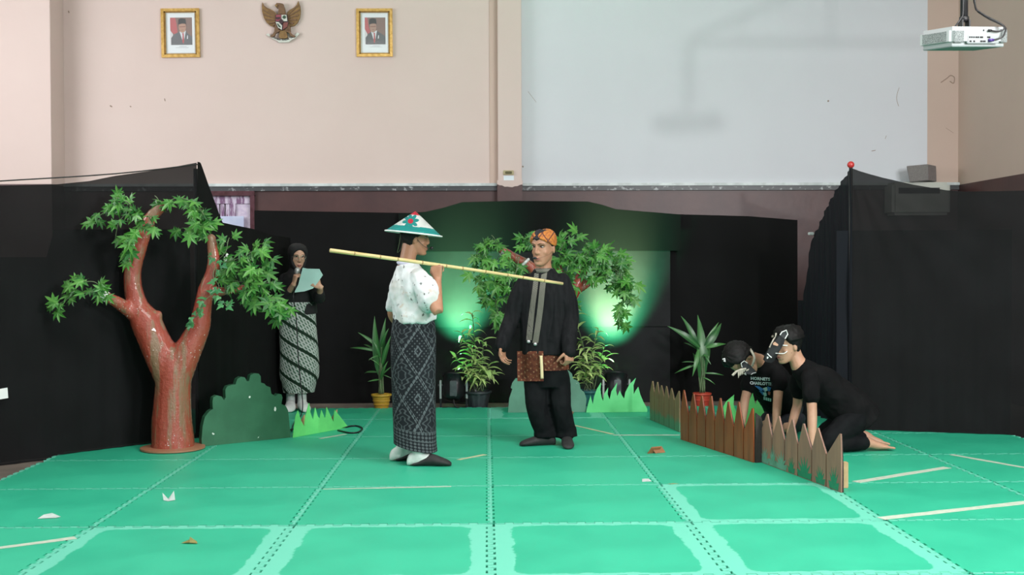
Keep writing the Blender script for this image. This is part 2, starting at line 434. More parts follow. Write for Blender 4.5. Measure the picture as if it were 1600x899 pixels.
M_pole = speckled('dark_steel', (.012, .012, .013), (.02, .02, .02), 20, .6)
M_redball = MT('red_paint', (.45, .03, .03), .3).m
def pole(parent, x, y, z, r=.016, ballc=False):
    bm = NB(); tube(bm, [(x, y, -.024), (x, y, z)], r, 12); obj('pole', bm, M_pole, parent, True)
    bm = NB(); lathe(bm, [(.16, .001), (.16, .008), (.03, .014), (.02, .05)], (x, y, -.024), 20); obj('pole_foot', bm, M_pole, parent)
    if ballc:
        bm = NB(); ball(bm, (x, y, z+.025), .028); obj('finial', bm, M_redball, parent, True)
# left wing
LA = (-4.6, 6.36); LP = (-2.2, 8.71); LB = (-1.84, 10.7)
lw = empty('black_curtain_wing', (LP[0], LP[1], 0), 'tall sheer black cloth wing hung from a pole behind the red tree', 'curtain')
tt = toptab([(-60, 293), (0, 290), (90, 288), (140, 283), (180, 275), (250, 265), (309, 254)], LA, LP); tt[0] = (0, tt[0][1])
Ll = (Vector(LP)-Vector(LA)).length
panel('front_cloth', LA, LP, tt, M_sheer, lw, amp=.006, freq=5, seed=1, fan=(Ll, 2.1), nu=160, nv=50)
oA = (LA[0]-.05, LA[1]+.07); oP = (LP[0]-.06, LP[1]+.05)
ti = toptab([(0, 402), (78, 402), (80, 359), (180, 359), (300, 358)], oA, oP)
panel('lining_cloth', oA, oP, ti, M_black, lw, amp=.01, freq=4, seed=2)
t2 = toptab([(312, 254), (322, 280), (335, 315), (348, 348), (372, 353), (396, 358), (420, 366), (452, 372)], LP, LB)
panel('side_cloth', LP, LB, t2, M_black, lw, amp=.006, freq=2, seed=3)
pole(lw, LP[0]-.03, LP[1]+.09, 2.06)
bm = NB(); a = at(-40, 285, 7.0); b = at(0, 283, 7.62); c = at(182, 271.5, 8.12); d = at(309, 257, 8.70); tube(bm, [a, b, c, d], .005, 6); obj('rope', bm, M_pole, lw)
bm = NB(); p = plane_sz(3, 615, LA, LP); tv = (Vector(LP)-Vector(LA)).normalized(); nv_ = Vector((tv.y, -tv.x, 0)); O = Vector((LA[0], LA[1], 0))+Vector((tv.x, tv.y, 0))*(p[0]-.03)+nv_*.04+Vector((0, 0, p[1]-.035))
prism(bm, [(0, 0), (.055, .005), (.05, .075), (.0, .07)], O, (tv.x, tv.y, 0), (0, 0, 1), .002)
tag(obj('paper_tag', bm, MT('white_paper', (.8, .8, .8), .7).m, loc=O), 'small white paper tag pinned on the left black curtain', 'paper')
# back curtain in three hung strips
YB = 11.05
bA = (at(398, 400, YB).x, YB); bB = (at(1246, 400, YB).x, YB)
bc = empty('black_backdrop', ((bA[0]+bB[0])/2, YB, 0), 'long black cloth backdrop across the middle of the stage', 'curtain')
tb = toptab([(398, 329), (520, 331), (640, 333), (665, 331), (692, 325), (722, 316), (800, 314), (918, 315), (940, 320), (962, 327), (1060, 335), (1170, 338), (1246, 344)], bA, bB)
panel('upper_cloth', bA, bB, tb, M_black, bc, amp=.004, freq=2.2, seed=4, nu=260, nv=30, wob=.006)
zm, zl = at(750, 393, YB-.06).z, at(750, 512, YB-.1).z
mx0, mx1 = at(640, 400, YB).x, at(1046, 400, YB).x
panel('lower_cloth', (mx0, YB-.03), (mx1, YB-.03), [(0, zl+.02), (9, zl+.02)], M_blackb, bc, amp=.001, freq=2.0, seed=6, nu=160, wob=.002)
panel('middle_cloth', (mx0, YB-.045), (mx1, YB-.045), [(0, zm+.02), (9, zm+.02)], M_blackb, bc, zb=zl, amp=.001, freq=2.0, seed=5, nu=160, wob=.002)
tv_ = [(s_-(mx0-bA[0]-.1), z_-.004) for s_, z_ in tb]
panel('valance', (mx0-.1, YB-.06), (mx1+.1, YB-.06), tv_, M_val, bc, zb=zm, amp=.001, freq=2.0, seed=4, nu=160, wob=.002)
for k, s in enumerate((.02, .385, .615, .985)):
    L = bB[0]-bA[0]; pole(bc, bA[0]+L*s, YB+.06, lerp_tab(tb, L*s)-.01, .013)
# right tent
RP = fl(1352, 671); RP = (at(1331, 400, RP.y).x, RP.y); RE = fl(1600, 681); RE = (RP[0]+(RE.x-RP[0])*1.45, RP[1]+(RE.y-RP[1])*1.45)
RB = (at(1249, 500, 10.35).x, 10.35)
rt = empty('black_tent_curtain', (RP[0], RP[1], 0), 'tall black cloth booth on a red-knobbed pole at the right', 'curtain')
t3 = toptab([(1332, 263), (1345, 268), (1380, 278), (1426, 288.5), (1451, 292.6), (1479, 297.4), (1506, 299.5), (1560, 299), (1640, 297)], RP, RE)
panel('front_cloth', RP, RE, t3, M_sheer, rt, amp=.006, freq=4, seed=7, fan=(0, 2.1), nu=160, nv=50)
iA = (RP[0]-.1, RP[1]+.07); iB = (RE[0], RE[1]+.07)
t4 = toptab([(1270, 361), (1575, 359)], iA, iB)
panel('lining_cloth', iA, iB, t4, M_navy, rt, amp=.01, freq=4, seed=8, s1=plane_sz(1581, 400, iA, iB)[0])
t5 = toptab([(1330, 264), (1318, 283), (1305, 304), (1290, 330), (1277, 356), (1268, 372), (1262, 410), (1256, 470)], RP, RB)
panel('side_cloth', RP, RB, t5, M_navy, rt, amp=.03, freq=6.5, seed=9, nu=160)
pole(rt, RP[0], RP[1]+.03, at(1331, 262, RP[1]).z, .014, True)
pc = at(1267, 366, 9.9); bm = NB(); box(bm, pc-Vector((.022, .02, .008)), pc+Vector((.022, .02, .016)), None, .004); tag(obj('binder_clip', bm, M_ledge, loc=pc), 'small white clip on the edge of the booth cloth', 'clip')

# ================================================================== WALL THINGS
M_gold = speckled('gilt_frame', (.72, .47, .16), (.55, .33, .09), 30, .3, metal=.75)
M_goldd = speckled('dark_gilt', (.35, .2, .05), (.25, .14, .04), 30, .4, metal=.6)
M_matb = MT('grey_mount_board', (.6, .62, .56), .7).m; M_sheet = MT('white_photo_sheet', (.72, .77, .8), .35).m
def flat(name, col, r=.5): return MT(name, col, r).m
K = {k: flat('photo_'+k, c) for k, c in dict(brown=(.16, .07, .05), red=(.42, .03, .04), white=(.6, .58, .6), suit=(.03, .034, .045), suit2=(.05, .055, .07), shirt=(.6, .62, .66), tie=(.4, .02, .03), skin=(.42, .24, .17), skin2=(.36, .22, .17), cap=(.01, .01, .012), ink=(.3, .32, .36), hair=(.2, .2, .2), dim=(.22, .09, .07)).items()}
def portrait(u0, v0, u1, v1, tilt, second, label):
    Y = YW-.03; c = at((u0+u1)/2, (v0+v1)/2, Y); W = (u1-u0)*px(Y); H = (v1-v0)*px(Y)
    root = empty('framed_portrait', (c.x, YW, c.z), label, 'portrait', 'framed portraits high on the pink wall')
    ca, sa = math.cos(tilt), math.sin(tilt); X = Vector((ca, 0, sa)); Zv = Vector((-sa, 0, ca)); n = Vector((0, -1, 0))
    def rect(name, x0, z0, x1, z1, y0, y1, m):
        bm = NB(); prism(bm, [(x0*W, z0*H), (x1*W, z0*H), (x1*W, z1*H), (x0*W, z1*H)], c+n*(y0-.03), X, Zv, y1-y0); return obj(name, bm, m, root)
    def poly(name, pts, y0, y1, m):
        bm = NB(); prism(bm, [(x*W, z*H) for x, z in pts], c+n*(y0-.03), X, Zv, y1-y0); return obj(name, bm, m, root)
    f = .075; g = f*W/H
    rect('backing', -.49, -.49, .49, .49, .001, .006, M_matb)
    poly('frame_side', [(-.5, -.5), (-.5+f, -.5+g), (-.5+f, .5-g), (-.5, .5)], .002, .03, M_gold); poly('frame_side', [(.5, -.5), (.5, .5), (.5-f, .5-g), (.5-f, -.5+g)], .002, .03, M_gold)
    poly('frame_side', [(-.5, .5), (-.5+f, .5-g), (.5-f, .5-g), (.5, .5)], .002, .03, M_gold); poly('frame_side', [(-.5, -.5), (.5, -.5), (.5-f, -.5+g), (-.5+f, -.5+g)], .002, .03, M_gold)
    for a, b, c2, d in ((-.43, -.45, -.385, .45), (.385, -.45, .43, .45), (-.43, .42, .43, .455), (-.43, -.455, .43, -.42)): rect('inner_fillet', a, b, c2, d, .004, .02, M_goldd)
    rect('photo_sheet', -.34, -.4, .36, .4, .007, .009, M_sheet)
    ph = empty('photograph', (0, 0, 0), parent=root)
    def pp(name, pts, lay, m):
        bm = NB(); prism(bm, [(x*W, z*H) for x, z in pts], c+n*(.009+lay*.0006-.03), X, Zv, .0005); return obj(name, bm, m, ph)
    L_, R_, T_, B_ = -.27, .3, .32, -.24
    pp('photo_ground', [(L_, B_), (R_, B_), (R_, T_), (L_, T_)], 0, K['brown'])
    if second: pp('flag', [(L_, T_), (-.2, T_), (-.16, .12), (-.1, .0), (-.18, -.02), (L_, .06)], 1, K['red'])
    else: pp('flag', [(L_, T_), (-.14, T_), (-.1, .18), (-.08, .02), (-.14, -.03), (-.24, .02), (L_, .1)], 1, K['red'])
    pp('flag', [(L_, .08 if second else .06), (-.2, -.02), (-.23, B_), (L_, B_)], 2, K['white'])
    o = -.03 if second else .04
    pp('suit', [(-.25, B_), (-.25, -.1), (-.17, -.02), (-.04+o, .04), (.1+o, .04), (.2, -.02), (R_, -.08), (R_, B_)], 3, K['suit'] if second else K['suit2'])
    pp('shirt', [(-.07+o, .03), (.1+o, .05), (.06+o, -.1), (.03+o, -.2), (-.01+o, -.12)], 4, K['shirt'])
    pp('tie', [(0+o, .0), (.04+o, .0), (.05+o, -.16), (.03+o, -.22), (0+o, -.18), (.01+o, -.04)], 5, K['tie'])
    fx = -.04 if second else .05
    pp('face', [(fx+.095*math.cos(a), .12+.115*math.sin(a)) for a in [2*PI*k/14 for k in range(14)]], 6, K['skin2'] if second else K['skin'])
    pp('spectacles' if second else 'brow', [(fx-.08, .135), (fx+.08, .14), (fx+.08, .125), (fx-.08, .12)], 7, K['dim'])
    pp('mouth', [(fx-.035, .065), (fx+.035, .067), (fx+.03, .058), (fx-.03, .056)], 7, K['dim'])
    pp('cap', [(fx-.11, .175), (fx-.1, .28), (fx-.02, .305), (fx+.08, .29), (fx+.1, .185), (fx, .195)], 8, K['cap'])
    pp('medal', [(.13+o, -.05), (.15+o, -.05), (.15+o, -.12), (.12+o, -.12)], 8, K['shirt'])
    for k, (a, b) in enumerate(((-.05, .15), (-.14, .2))): rect('caption_line', a, -.275-.025*k, b, -.268-.025*k, .009, .0095, K['ink'])
    rect('glass', -.385, -.42, .385, .42, .013, .0145, M_glass)
t = MT('picture_glass', (1, 1, 1), .05); t.b.inputs['Transmission Weight'].default_value = 0; t.sheer(.93); M_glass = t.m
portrait(252, 13.5, 311, 89, .012, False, 'gold-framed portrait photograph nearest the left corner, large red flag behind the sitter')
portrait(557, 13.5, 613, 88, .004, True, 'gold-framed portrait photograph nearest the pilaster, sitter in spectacles')
# eagle emblem
M_br1 = speckled('aged_bronze', (.27, .16, .055), (.2, .11, .04), 40, .45, metal=.2); M_br2 = speckled('dark_bronze', (.19, .1, .045), (.15, .08, .04), 40, .5)
M_rib = MT('white_enamel', (.6, .62, .56), .5).m; M_ink = MT('black_enamel', (.015, .015, .012), .5).m
M_erd = MT('dull_red_enamel', (.3, .06, .09), .5).m; M_egr = MT('dark_green_enamel', (.03, .07, .04), .5).m; M_erd2 = MT('brown_red_enamel', (.2, .06, .05), .5).m; M_edk = MT('dark_shield_boss', (.05, .02, .025), .5).m
Yg = YW-.02; gc = at(440, 35, Yg)
ga = empty('eagle_emblem', (gc.x, YW, gc.z), 'bronze eagle emblem with heart shield and white ribbon between the two portraits', 'emblem')
def gp(x, y): p = at(400+x/11.99, y/11.99, Yg); return (p.x-gc.x, p.z-gc.z)
def gpoly(name, pts, y0, th, m, par=ga):
    bm = NB(); prism(bm, [gp(*p) for p in pts], (gc.x, YW-y0, gc.z), (1, 0, 0), (0, 0, 1), th); return obj(name, bm, m, par)
lwp = [(125, 45), (150, 100), (200, 145), (270, 175), (340, 215), (400, 275), (395, 330), (390, 430), (385, 505), (340, 512), (270, 485), (205, 430), (150, 340), (118, 220), (115, 120)]
rwp = [(795, 20), (770, 90), (720, 145), (650, 185), (600, 230), (575, 290), (590, 400), (600, 480), (650, 505), (720, 485), (780, 430), (825, 330), (840, 220), (830, 120)]
gpoly('wing', lwp, .005, .03, M_br1); gpoly('wing', rwp, .005, .03, M_br1)
for k, (ox, oy) in enumerate(((135, 110), (128, 190), (140, 280), (180, 370), (240, 445), (310, 490))):
    iy = 290+k*32
    gpoly('feather', [(ox+8, oy-14), (ox+14, oy+16), (375, iy+9), (378, iy-9)], .034+.0015*k, .006, M_br2)
for k, (ox, oy) in enumerate(((818, 95), (828, 190), (815, 290), (775, 380), (715, 450), (650, 490))):
    iy = 290+k*30
    gpoly('feather', [(ox-8, oy-14), (598, iy-9), (600, iy+9), (ox-14, oy+16)], .034+.0015*k, .006, M_br2)
gpoly('body', [(430, 260), (560, 250), (600, 320), (640, 480), (655, 590), (590, 610), (560, 560), (430, 560), (400, 610), (355, 590), (370, 480), (395, 320)], .01, .05, M_br2)
gpoly('neck', [(440, 170), (430, 280), (560, 270), (555, 190), (520, 90), (470, 78), (400, 75), (375, 125), (395, 160), (430, 165)], .02, .05, M_br2)
gpoly('beak', [(370, 120), (400, 105), (430, 130), (410, 150), (385, 150)], .07, .012, M_br1)
gpoly('tail', [(460, 560), (570, 560), (600, 710), (560, 730), (480, 730), (435, 705)], .02, .03, M_br1)
gpoly('leg', [(420, 560), (470, 590), (380, 640), (360, 690), (300, 710), (270, 690), (330, 650), (360, 590)], .03, .03, M_br2)
gpoly('leg', [(570, 560), (640, 560), (660, 620), (700, 665), (750, 690), (720, 712), (660, 690), (630, 630), (560, 600)], .03, .03, M_br2)
sh = gpoly('shield', [(382, 292), (600, 292), (625, 450), (590, 540), (505, 590), (420, 540), (378, 440)], .055, .012, M_edk)
gpoly('shield_quarter', [(395, 300), (485, 300), (485, 415), (390, 415)], .068, .006, M_erd, sh); gpoly('shield_quarter', [(495, 300), (588, 300), (603, 418), (495, 418)], .068, .006, M_rib, sh)
gpoly('shield_quarter', [(385, 430), (450, 435), (505, 500), (500, 578), (430, 535)], .068, .006, M_rib, sh); gpoly('shield_quarter', [(530, 440), (620, 440), (600, 520), (520, 575)], .068, .006, M_erd2, sh)
gpoly('tree_badge', [(510, 350), (525, 320), (550, 310), (575, 325), (583, 350), (555, 375), (535, 372)], .075, .004, M_egr, sh)
gpoly('bull_badge', [(395, 345), (470, 340), (475, 370), (440, 385), (415, 390), (390, 370)], .075, .004, M_edk, sh)
gpoly('boss', [(492+38*math.cos(a), 428+45*math.sin(a)) for a in [2*PI*k/10 for k in range(10)]], .075, .01, M_edk, sh)
gpoly('rice_badge', [(410, 465), (425, 460), (480, 520), (475, 540), (440, 520)], .075, .004, M_egr, sh)
rb = gpoly('ribbon', [(190, 655), (235, 625), (280, 680), (340, 700), (420, 735), (500, 745), (590, 735), (660, 705), (720, 680), (780, 610), (815, 640), (760, 700), (690, 745), (640, 775), (620, 795), (540, 800), (430, 800), (400, 770), (320, 730), (260, 690)], .02, .012, M_rib)
for i, ch in enumerate('BHINNEKA TUNGGAL IKA'):
    if ch == ' ': continue
    f = (i-9.5)/9.5; x = 505+f*195; y = 752-abs(f)**2*62; p = gp(x, y); ang = f*.5
    M = Matrix.Translation((p[0], -.034, p[1])) @ Matrix.Rotation(-(-ang), 4, 'Y').inverted() @ Matrix.Rotation(PI/2, 4, 'X')
    me = text_mesh(ch, .024, M, .001, .0006); link('letter', me, M_ink, rb)

# outlet on the pilaster
oc = at(794.5, 270, YW-.11); so = empty('wall_socket', (oc.x, oc.y, oc.z), 'old beige double socket on the pilaster above the ledge', 'socket')
boxo('plate', oc+Vector((-.055, -.018, -.024)), oc+Vector((.055, 0, .024)), MT('yellowed_plastic', (.42, .36, .2), .5).m, so, .004)
boxo('socket_face', oc+Vector((-.035, -.024, -.014)), oc+Vector((.035, -.017, .012)), MT('dark_olive_plastic', (.09, .08, .02), .5).m, so, .004)
oc2 = at(795, 279.5, YW-.11); tag(boxo('sticker', oc2+Vector((-.053, -.003, -.032)), oc2+Vector((.053, 0, .033)), MT('pale_blue_sticker', (.7, .8, .85), .6).m, loc=oc2), 'pale blue sticker under the wall socket on the pilaster', 'sticker')
# loudspeaker and air conditioner at the right corner
M_sp = speckled('grey_speaker_cloth', (.17, .16, .155), (.22, .21, .2), 120, .8); M_spc = speckled('grey_speaker_case', (.24, .22, .22), (.2, .19, .19), 30, .6)
a, b, c_, d = at(1416, 259.5, YW-.3), at(1450, 256.5, YW-.3), at(1451, 282, YW-.3), at(1421, 285, YW-.3)
spk = empty('loudspeaker', (a.x+.1, YW-.2, ZL+.03), 'small grey loudspeaker box on the ledge by the right corner', 'loudspeaker')
bm = NB(); nb = Vector((.165, .2, 0)); vs1 = [bm.verts.new(p) for p in (a, b, c_, d)]; vs2 = [bm.verts.new(p+nb) for p in (a, b, c_, d)]
bm.faces.new(vs1); bm.faces.new(vs2[::-1])
for i in range(4): bm.faces.new((vs1[i], vs2[i], vs2[(i+1) % 4], vs1[(i+1) % 4]))
bmesh.ops.bevel(bm, geom=bm.edges[:], offset=.006, segments=1, affect='EDGES'); obj('case', bm, M_spc, spk)
bm = NB(); cc = (a+b+c_+d)/4; q = [cc+(p-cc)*.93+Vector((0, -.006, 0)) for p in (a, b, c_, d)]; q2 = [p+Vector((0, .004, 0)) for p in q]
v1 = [bm.verts.new(p) for p in q]; v2 = [bm.verts.new(p) for p in q2]; bm.faces.new(v1); bm.faces.new(v2[::-1])
for i in range(4): bm.faces.new((v1[i], v2[i], v2[(i+1) % 4], v1[(i+1) % 4]))
obj('grille', bm, M_sp, spk)
M_acw = speckled('ivory_plastic', (.5, .52, .47), (.46, .48, .43), 6, .4)
a0, a1 = at(1395, 284.5, YW-.28), at(1486, 336, YW-.28)
acn = empty('air_conditioner', ((a0.x+a1.x)/2, YW-.1, a1.z), 'ivory wall air conditioner half hidden behind the booth cloth', 'air conditioner')
boxo('housing', (a0.x, YW-.28, a1.z), (a1.x, YW-.003, a0.z), M_acw, acn, .03)
boxo('vent', (a0.x+.06, YW-.284, a0.z-.12), (a1.x-.12, YW-.27, a0.z-.06), MT('dark_vent', (.02, .02, .02), .6).m, acn)
# projector
M_pw = MT('white_projector_plastic', (.42, .45, .455), .4).m; M_pt = MT('green_tinged_underside', (.26, .31, .31), .5).m; M_blk = MT('black_plastic', (.012, .012, .014), .4).m; M_pur = MT('purple_plug', (.06, .03, .2), .4).m; M_ven = speckled('vent_mesh', (.1, .12, .12), (.3, .33, .33), 260, .5, .45, .55)
Yp = 6.4; pc = at(1505, 60, Yp); pr = empty('ceiling_projector', (pc.x, pc.y, pc.z), 'white projector hanging from a black pole near the right corner', 'projector')
ang = .32; Mx = Matrix.Translation(pc) @ Matrix.Rotation(.1, 4, 'X') @ Matrix.Rotation(-.03, 4, 'Y') @ Matrix.Rotation(ang, 4, 'Z')
hw_, hd, hh = .2, .14, .052
def pbox(name, lo, hi, m, bev=0, par=pr): bm = NB(); box(bm, lo, hi, Mx, bev); return obj(name, bm, m, par, False)
pj = pbox('case', (-hw_, -hd, -hh), (hw_, hd, hh), M_pw, .022)
pbox('underside', (-hw_+.02, -hd+.02, -hh-.006), (hw_-.02, hd-.02, -hh+.004), M_pt, .003)
pbox('vent', (-hw_-.002, -hd+.04, -.03), (-hw_+.01, hd-.04, .03), M_ven, .003)
pbox('vent', (-.18, -hd-.002, -.036), (-.115, -hd+.01, .03), M_ven, .003)
pbox('vent', (.135, -hd-.002, -.036), (.182, -hd+.01, .036), M_ven, .003)
pbox('port_panel', (-.095, -hd-.003, -.042), (.125, -hd+.01, .006), MT('port_panel_plastic', (.38, .41, .42), .45).m, .004)
for k, (x, z, s) in enumerate([(-.08, -.008, .005), (-.066, -.008, .005), (-.052, -.008, .005), (-.036, -.008, .006), (-.022, -.008, .006), (.0, -.008, .011), (.05, -.008, .011), (-.075, -.03, .007), (-.05, -.03, .006), (0, -.03, .009), (.02, -.03, .009), (.015, .03, .003)]):
    pbox('port', (x-s, -hd-.005, z-.005), (x+s, -hd, z+.004), M_blk, .001)
pp_ = lambda x, y, z: Mx @ Vector((x, y, z))
bm = NB(); tube(bm, [pp_(.045, -hd-.012, -.026), pp_(.075, -hd-.014, -.024)], [.01, .007], 8); obj('plug', bm, M_pur, pr, True)
bm = NB(); tube(bm, [pp_(.07, -hd-.014, -.024), pp_(.11, -hd-.03, -.015), pp_(.135, -hd-.03, .01), pp_(.14, -hd-.02, .05), pp_(.1, -.05, .12), pp_(.055, -.02, .2), pp_(.04, -.02, .5)], .005, 6); obj('cable', bm, M_blk, pr, True)
bm = NB(); tube(bm, [pp_(.05, -hd-.012, .028), pp_(.09, -hd-.02, .022), pp_(.125, -hd-.03, .03), pp_(.125, -hd-.02, .06), pp_(.08, -.04, .14), pp_(.05, -.03, .2), pp_(.045, -.02, .5)], .005, 6); obj('cable', bm, M_blk, pr, True)
bm = NB(); tube(bm, [pp_(.04, -hd-.01, .028), pp_(.06, -hd-.014, .027)], [.008, .006], 8); obj('plug', bm, M_blk, pr, True)
bm = NB(); tube(bm, [pp_(-.07, 0, hh), pp_(-.05, -.01, hh+.03), pp_(-.03, -.015, hh+.06), pp_(-.02, -.02, .16), pp_(-.025, -.02, .5)], .005, 6); obj('cable', bm, M_blk, pr, True)
tp = pc+Vector((.005, 0, .0)); 
bm = NB(); tube(bm, [tp+Vector((0, 0, .10)), tp+Vector((0, 0, .5))], .021, 12); tube(bm, [tp+Vector((0, 0, .095)), tp+Vector((0, 0, .12))], .027, 12); obj('pole', bm, M_blk, pr, True)
bm = NB(); box(bm, tp+Vector((-.045, -.04, .048)), tp+Vector((.045, .04, .058)), None, .002)
for sx in (-1, 1): box(bm, tp+Vector((sx*.02-.004, -.03, .055)), tp+Vector((sx*.02+.004, .03, .1)))
obj('mount_bracket', bm, M_pole, pr)
bm = NB(); zt = tp.z+.48; box(bm, (tp.x-.01, tp.y-.02, zt-.02), (XR+0.0, tp.y+.02, zt+.02))
box(bm, (tp.x+.32-.012, tp.y-.012, zt), (tp.x+.32+.012, tp.y+.012, zt+.17)); box(bm, (tp.x+.86-.012, tp.y-.012, zt), (tp.x+.86+.012, tp.y+.012, zt+.4)); obj('truss_arm', bm, M_blk, pr)
bm = NB(); tube(bm, [(tp.x, tp.y, zt+.02), (XR, tp.y, zt+1.0)], .02, 8); obj('truss_brace', bm, M_blk, pr)
# ================================================================== STAGE PROPS
# ---- painted tree (left)
t = MT('red_brown_gloss_paint', (.22, .035, .02), .24, coat=.6); X, Y, Z = t.xyz()
st = t.noise(15, 4, .6, stretch=(1, 1, .1)); c1 = t.mix(st.step(.48, .62), (.34, .058, .034), (.24, .14, .08))
c1 = t.mix(t.noise(60, 3, .7).step(.6, .75)*.5, c1, (.1, .02, .015)); glint = t.noise(75, 2, .5).step(.69, .71)*t.noise(3.2, 2, .5).step(.5, .58); c1 = t.mix(glint, c1, (.75, .75, .72)); t.color(c1); t.bump(t.noise(55, 4, .7)+st*.6, .012, .6); M_trunk = t.m  # white specks painted in as the glints of the gloss varnish
M_cut = speckled('white_foam_cut', (.75, .77, .75), (.55, .58, .55), 60, .8)
def hexc(c): return c
t = MT('green_leaf', (.05, .25, .04), .4); r = t.rnd(); X, Y, Z = t.xyz()
c1 = t.mix(r, (.018, .115, .022), (.075, .27, .04)); vein = (Y.abs()*9).min(1); c1 = t.mix((1-vein)*.35, c1, (.2, .45, .1)); t.color(c1)
t.b.inputs['Subsurface Weight'].default_value = 0; M_leaf = t.m
t = MT('deep_green_leaf', (.03, .17, .07), .4); r = t.rnd(); t.color(t.mix(r, (.02, .15, .05), (.06, .27, .08))); M_leaf2 = t.m
M_twig = speckled('green_grey_twig', (.1, .15, .07), (.14, .2, .1), 30, .6)
def star_leaf(lobes=7, seed=0, droop=.25):
    """maple leaf, stalk at the origin, length 1 along +x, top side +z"""
    rr = random.Random(seed); bm = NB(); out = []
    for k in range(lobes):
        a = (k-(lobes-1)/2)*(PI*1.55/(lobes-1)); ln = (1.0, .92, .74, .5, .4)[min(4, abs(k-(lobes-1)//2))]*rr.uniform(.92, 1.06)*.62
        if k: out.append((.25*math.cos(a-PI*.775/(lobes-1))+.38, .25*math.sin(a-PI*.775/(lobes-1)), .01))
        wv = .15
        out.append((.38+ln*.66*math.cos(a-wv*1.3), ln*.66*math.sin(a-wv*1.3), -droop*.15*ln)); out.append((.38+ln*math.cos(a), ln*math.sin(a), -droop*ln*rr.uniform(.3, 1.1)))
        out.append((.38+ln*.66*math.cos(a+wv*1.3), ln*.66*math.sin(a+wv*1.3), -droop*.15*ln))
    c = bm.verts.new((.38, 0, .03)); vs_ = [bm.verts.new(p) for p in out]; b = bm.verts.new((.12, 0, 0))
    ring = vs_+[b]
    for i in range(len(ring)): bm.faces.new((c, ring[i], ring[(i+1) % len(ring)]))
    s0 = bm.verts.new((0, .008, -.03)); s1 = bm.verts.new((0, -.008, -.03)); bm.faces.new((b, s0, s1))
    me = mesh_of(bm, 'leaf'); return me
LEAF = [star_leaf(7, k, .15+.14*k) for k in range(4)]
for me in LEAF: me.materials.append(M_leaf)
def ivy_leaf():
    bm = NB(); pts = [(0, 0), (-.1, .3), (.25, .5), (.3, .25), (1, 0), (.3, -.25), (.25, -.5), (-.1, -.3)]; c = bm.verts.new((.2, 0, .06)); vs_ = [bm.verts.new((x, y, 0)) for x, y in pts]
    for i in range(8): bm.faces.new((c, vs_[i], vs_[(i+1) % 8]))
    return mesh_of(bm, 'leaf')
IVY = ivy_leaf(); IVY.materials.append(M_leaf2)
def place_leaf(parent, me, pos, direction, up, size, name='leaf'):
    X = Vector(direction).normalized(); up = Vector(up); Y = up.cross(X)
    if Y.length < 1e-3: Y = Vector((0, 1, 0))
    Y.normalize(); Z = X.cross(Y); o = bpy.data.objects.new(name, me); C.objects.link(o); o.parent = parent
    M = fr(Vector(pos)-org(parent), X, Y, Z) @ Matrix.Scale(size, 4); o.matrix_basis = M; return o
rl = random.Random(11)
def spray(root, pxs, Y, n, size, spread=6, dY=.1, leaf=None, name='leaf_spray', tw=.003, down=.25, fwd=.15, mul=1.22):
    """a twig along pixel points at depth Y (bowed towards the viewer) set with n leaves"""
    sp = [at(u, v, Y-dY*math.sin(PI*(i+.5)/len(pxs))) for i, (u, v) in enumerate(pxs)]
    pth = [p[0] for p in cr([(p,) for p in sp], 6)] if len(sp) > 2 else [sp[0].lerp(sp[1], k/6) for k in range(7)]
    bm = NB(); tube(bm, pth, tw, 5, False); s = obj(name, bm, M_twig, root, True)
    n = int(n*mul+.5)
    for k in range(n):
        f = (k+rl.random())/n; i = min(len(pth)-2, int(f*(len(pth)-1))); t_ = (pth[i+1]-pth[i]).normalized(); base = pth[i].lerp(pth[i+1], rl.random())
        sd = spread*px(Y); off = Vector((rl.gauss(0, sd), rl.gauss(0, sd*1.1+.01), rl.gauss(0, sd)))
        dirv = t_*rl.uniform(.0, .9)+Vector((rl.uniform(-1, 1), rl.uniform(-.7, .25)-fwd, rl.uniform(-.9, .7)-down))
        upv = Vector((rl.uniform(-.5, .5), -1.0, rl.uniform(.1, .9)))
        place_leaf(s, leaf or rl.choice(LEAF), base+off, dirv, upv, size*rl.uniform(.75, 1.2))
    return s
Yt = fl(270, 702).y; S = px(Yt); tb = fl(270, 702)
tree = empty('stage_tree', (tb.x, tb.y, .001), 'red-brown painted prop tree with forked trunk standing at the left', 'prop tree')
def bmbranch(bm, pts, Y, dy=0):
    P_ = [at(u, v, Y+(q[0] if q else 0)) for u, v, r, *q in pts]; limb(bm, P_, [r*px(Y) for u, v, r, *q in pts], 18)
bm = NB()
bmbranch(bm, [(269, 704, 33), (270, 690, 33), (269, 660, 31), (270, 620, 28), (271, 580, 27), (268, 562, 25)], Yt)
bmbranch(bm, [(271, 600, 25), (255, 560, 26), (240, 530, 24), (226, 500, 23), (215, 478, 17), (208, 450, 14), (208, 420, 13), (216, 390, 12), (226, 362, 11), (236, 340, 9.5), (254, 322, 8)], Yt)
bmbranch(bm, [(272, 600, 24), (286, 562, 23), (300, 535, 20), (312, 508, 17), (317, 480, 14), (322, 455, 13), (331, 430, 11), (334, 405, 9.5), (330, 372, 7.5)], Yt)
bmbranch(bm, [(225, 500, 17), (200, 484, 11, -.06), (180, 471, 9, -.14), (164, 463, 7.5, -.2)], Yt, 0)
bmbranch(bm, [(322, 462, 10), (345, 456, 7.5), (370, 452, 6), (386, 451, 5)], Yt); bmbranch(bm, [(232, 515, 10), (244, 503, 7.5), (247, 492, 6.5)], Yt); bmbranch(bm, [(228, 360, 8), (221, 348, 6), (218, 338, 4.5)], Yt)
me = remesh(bm, .011, 5); displace(me, lambda c, n: c+n*(.006*noise.noise(Vector((c.x*11, c.y*11, c.z*3)))+.0025*noise.noise(c*45)))
shift(me, org(tree)); link('trunk', me, M_trunk, tree, smooth=True)
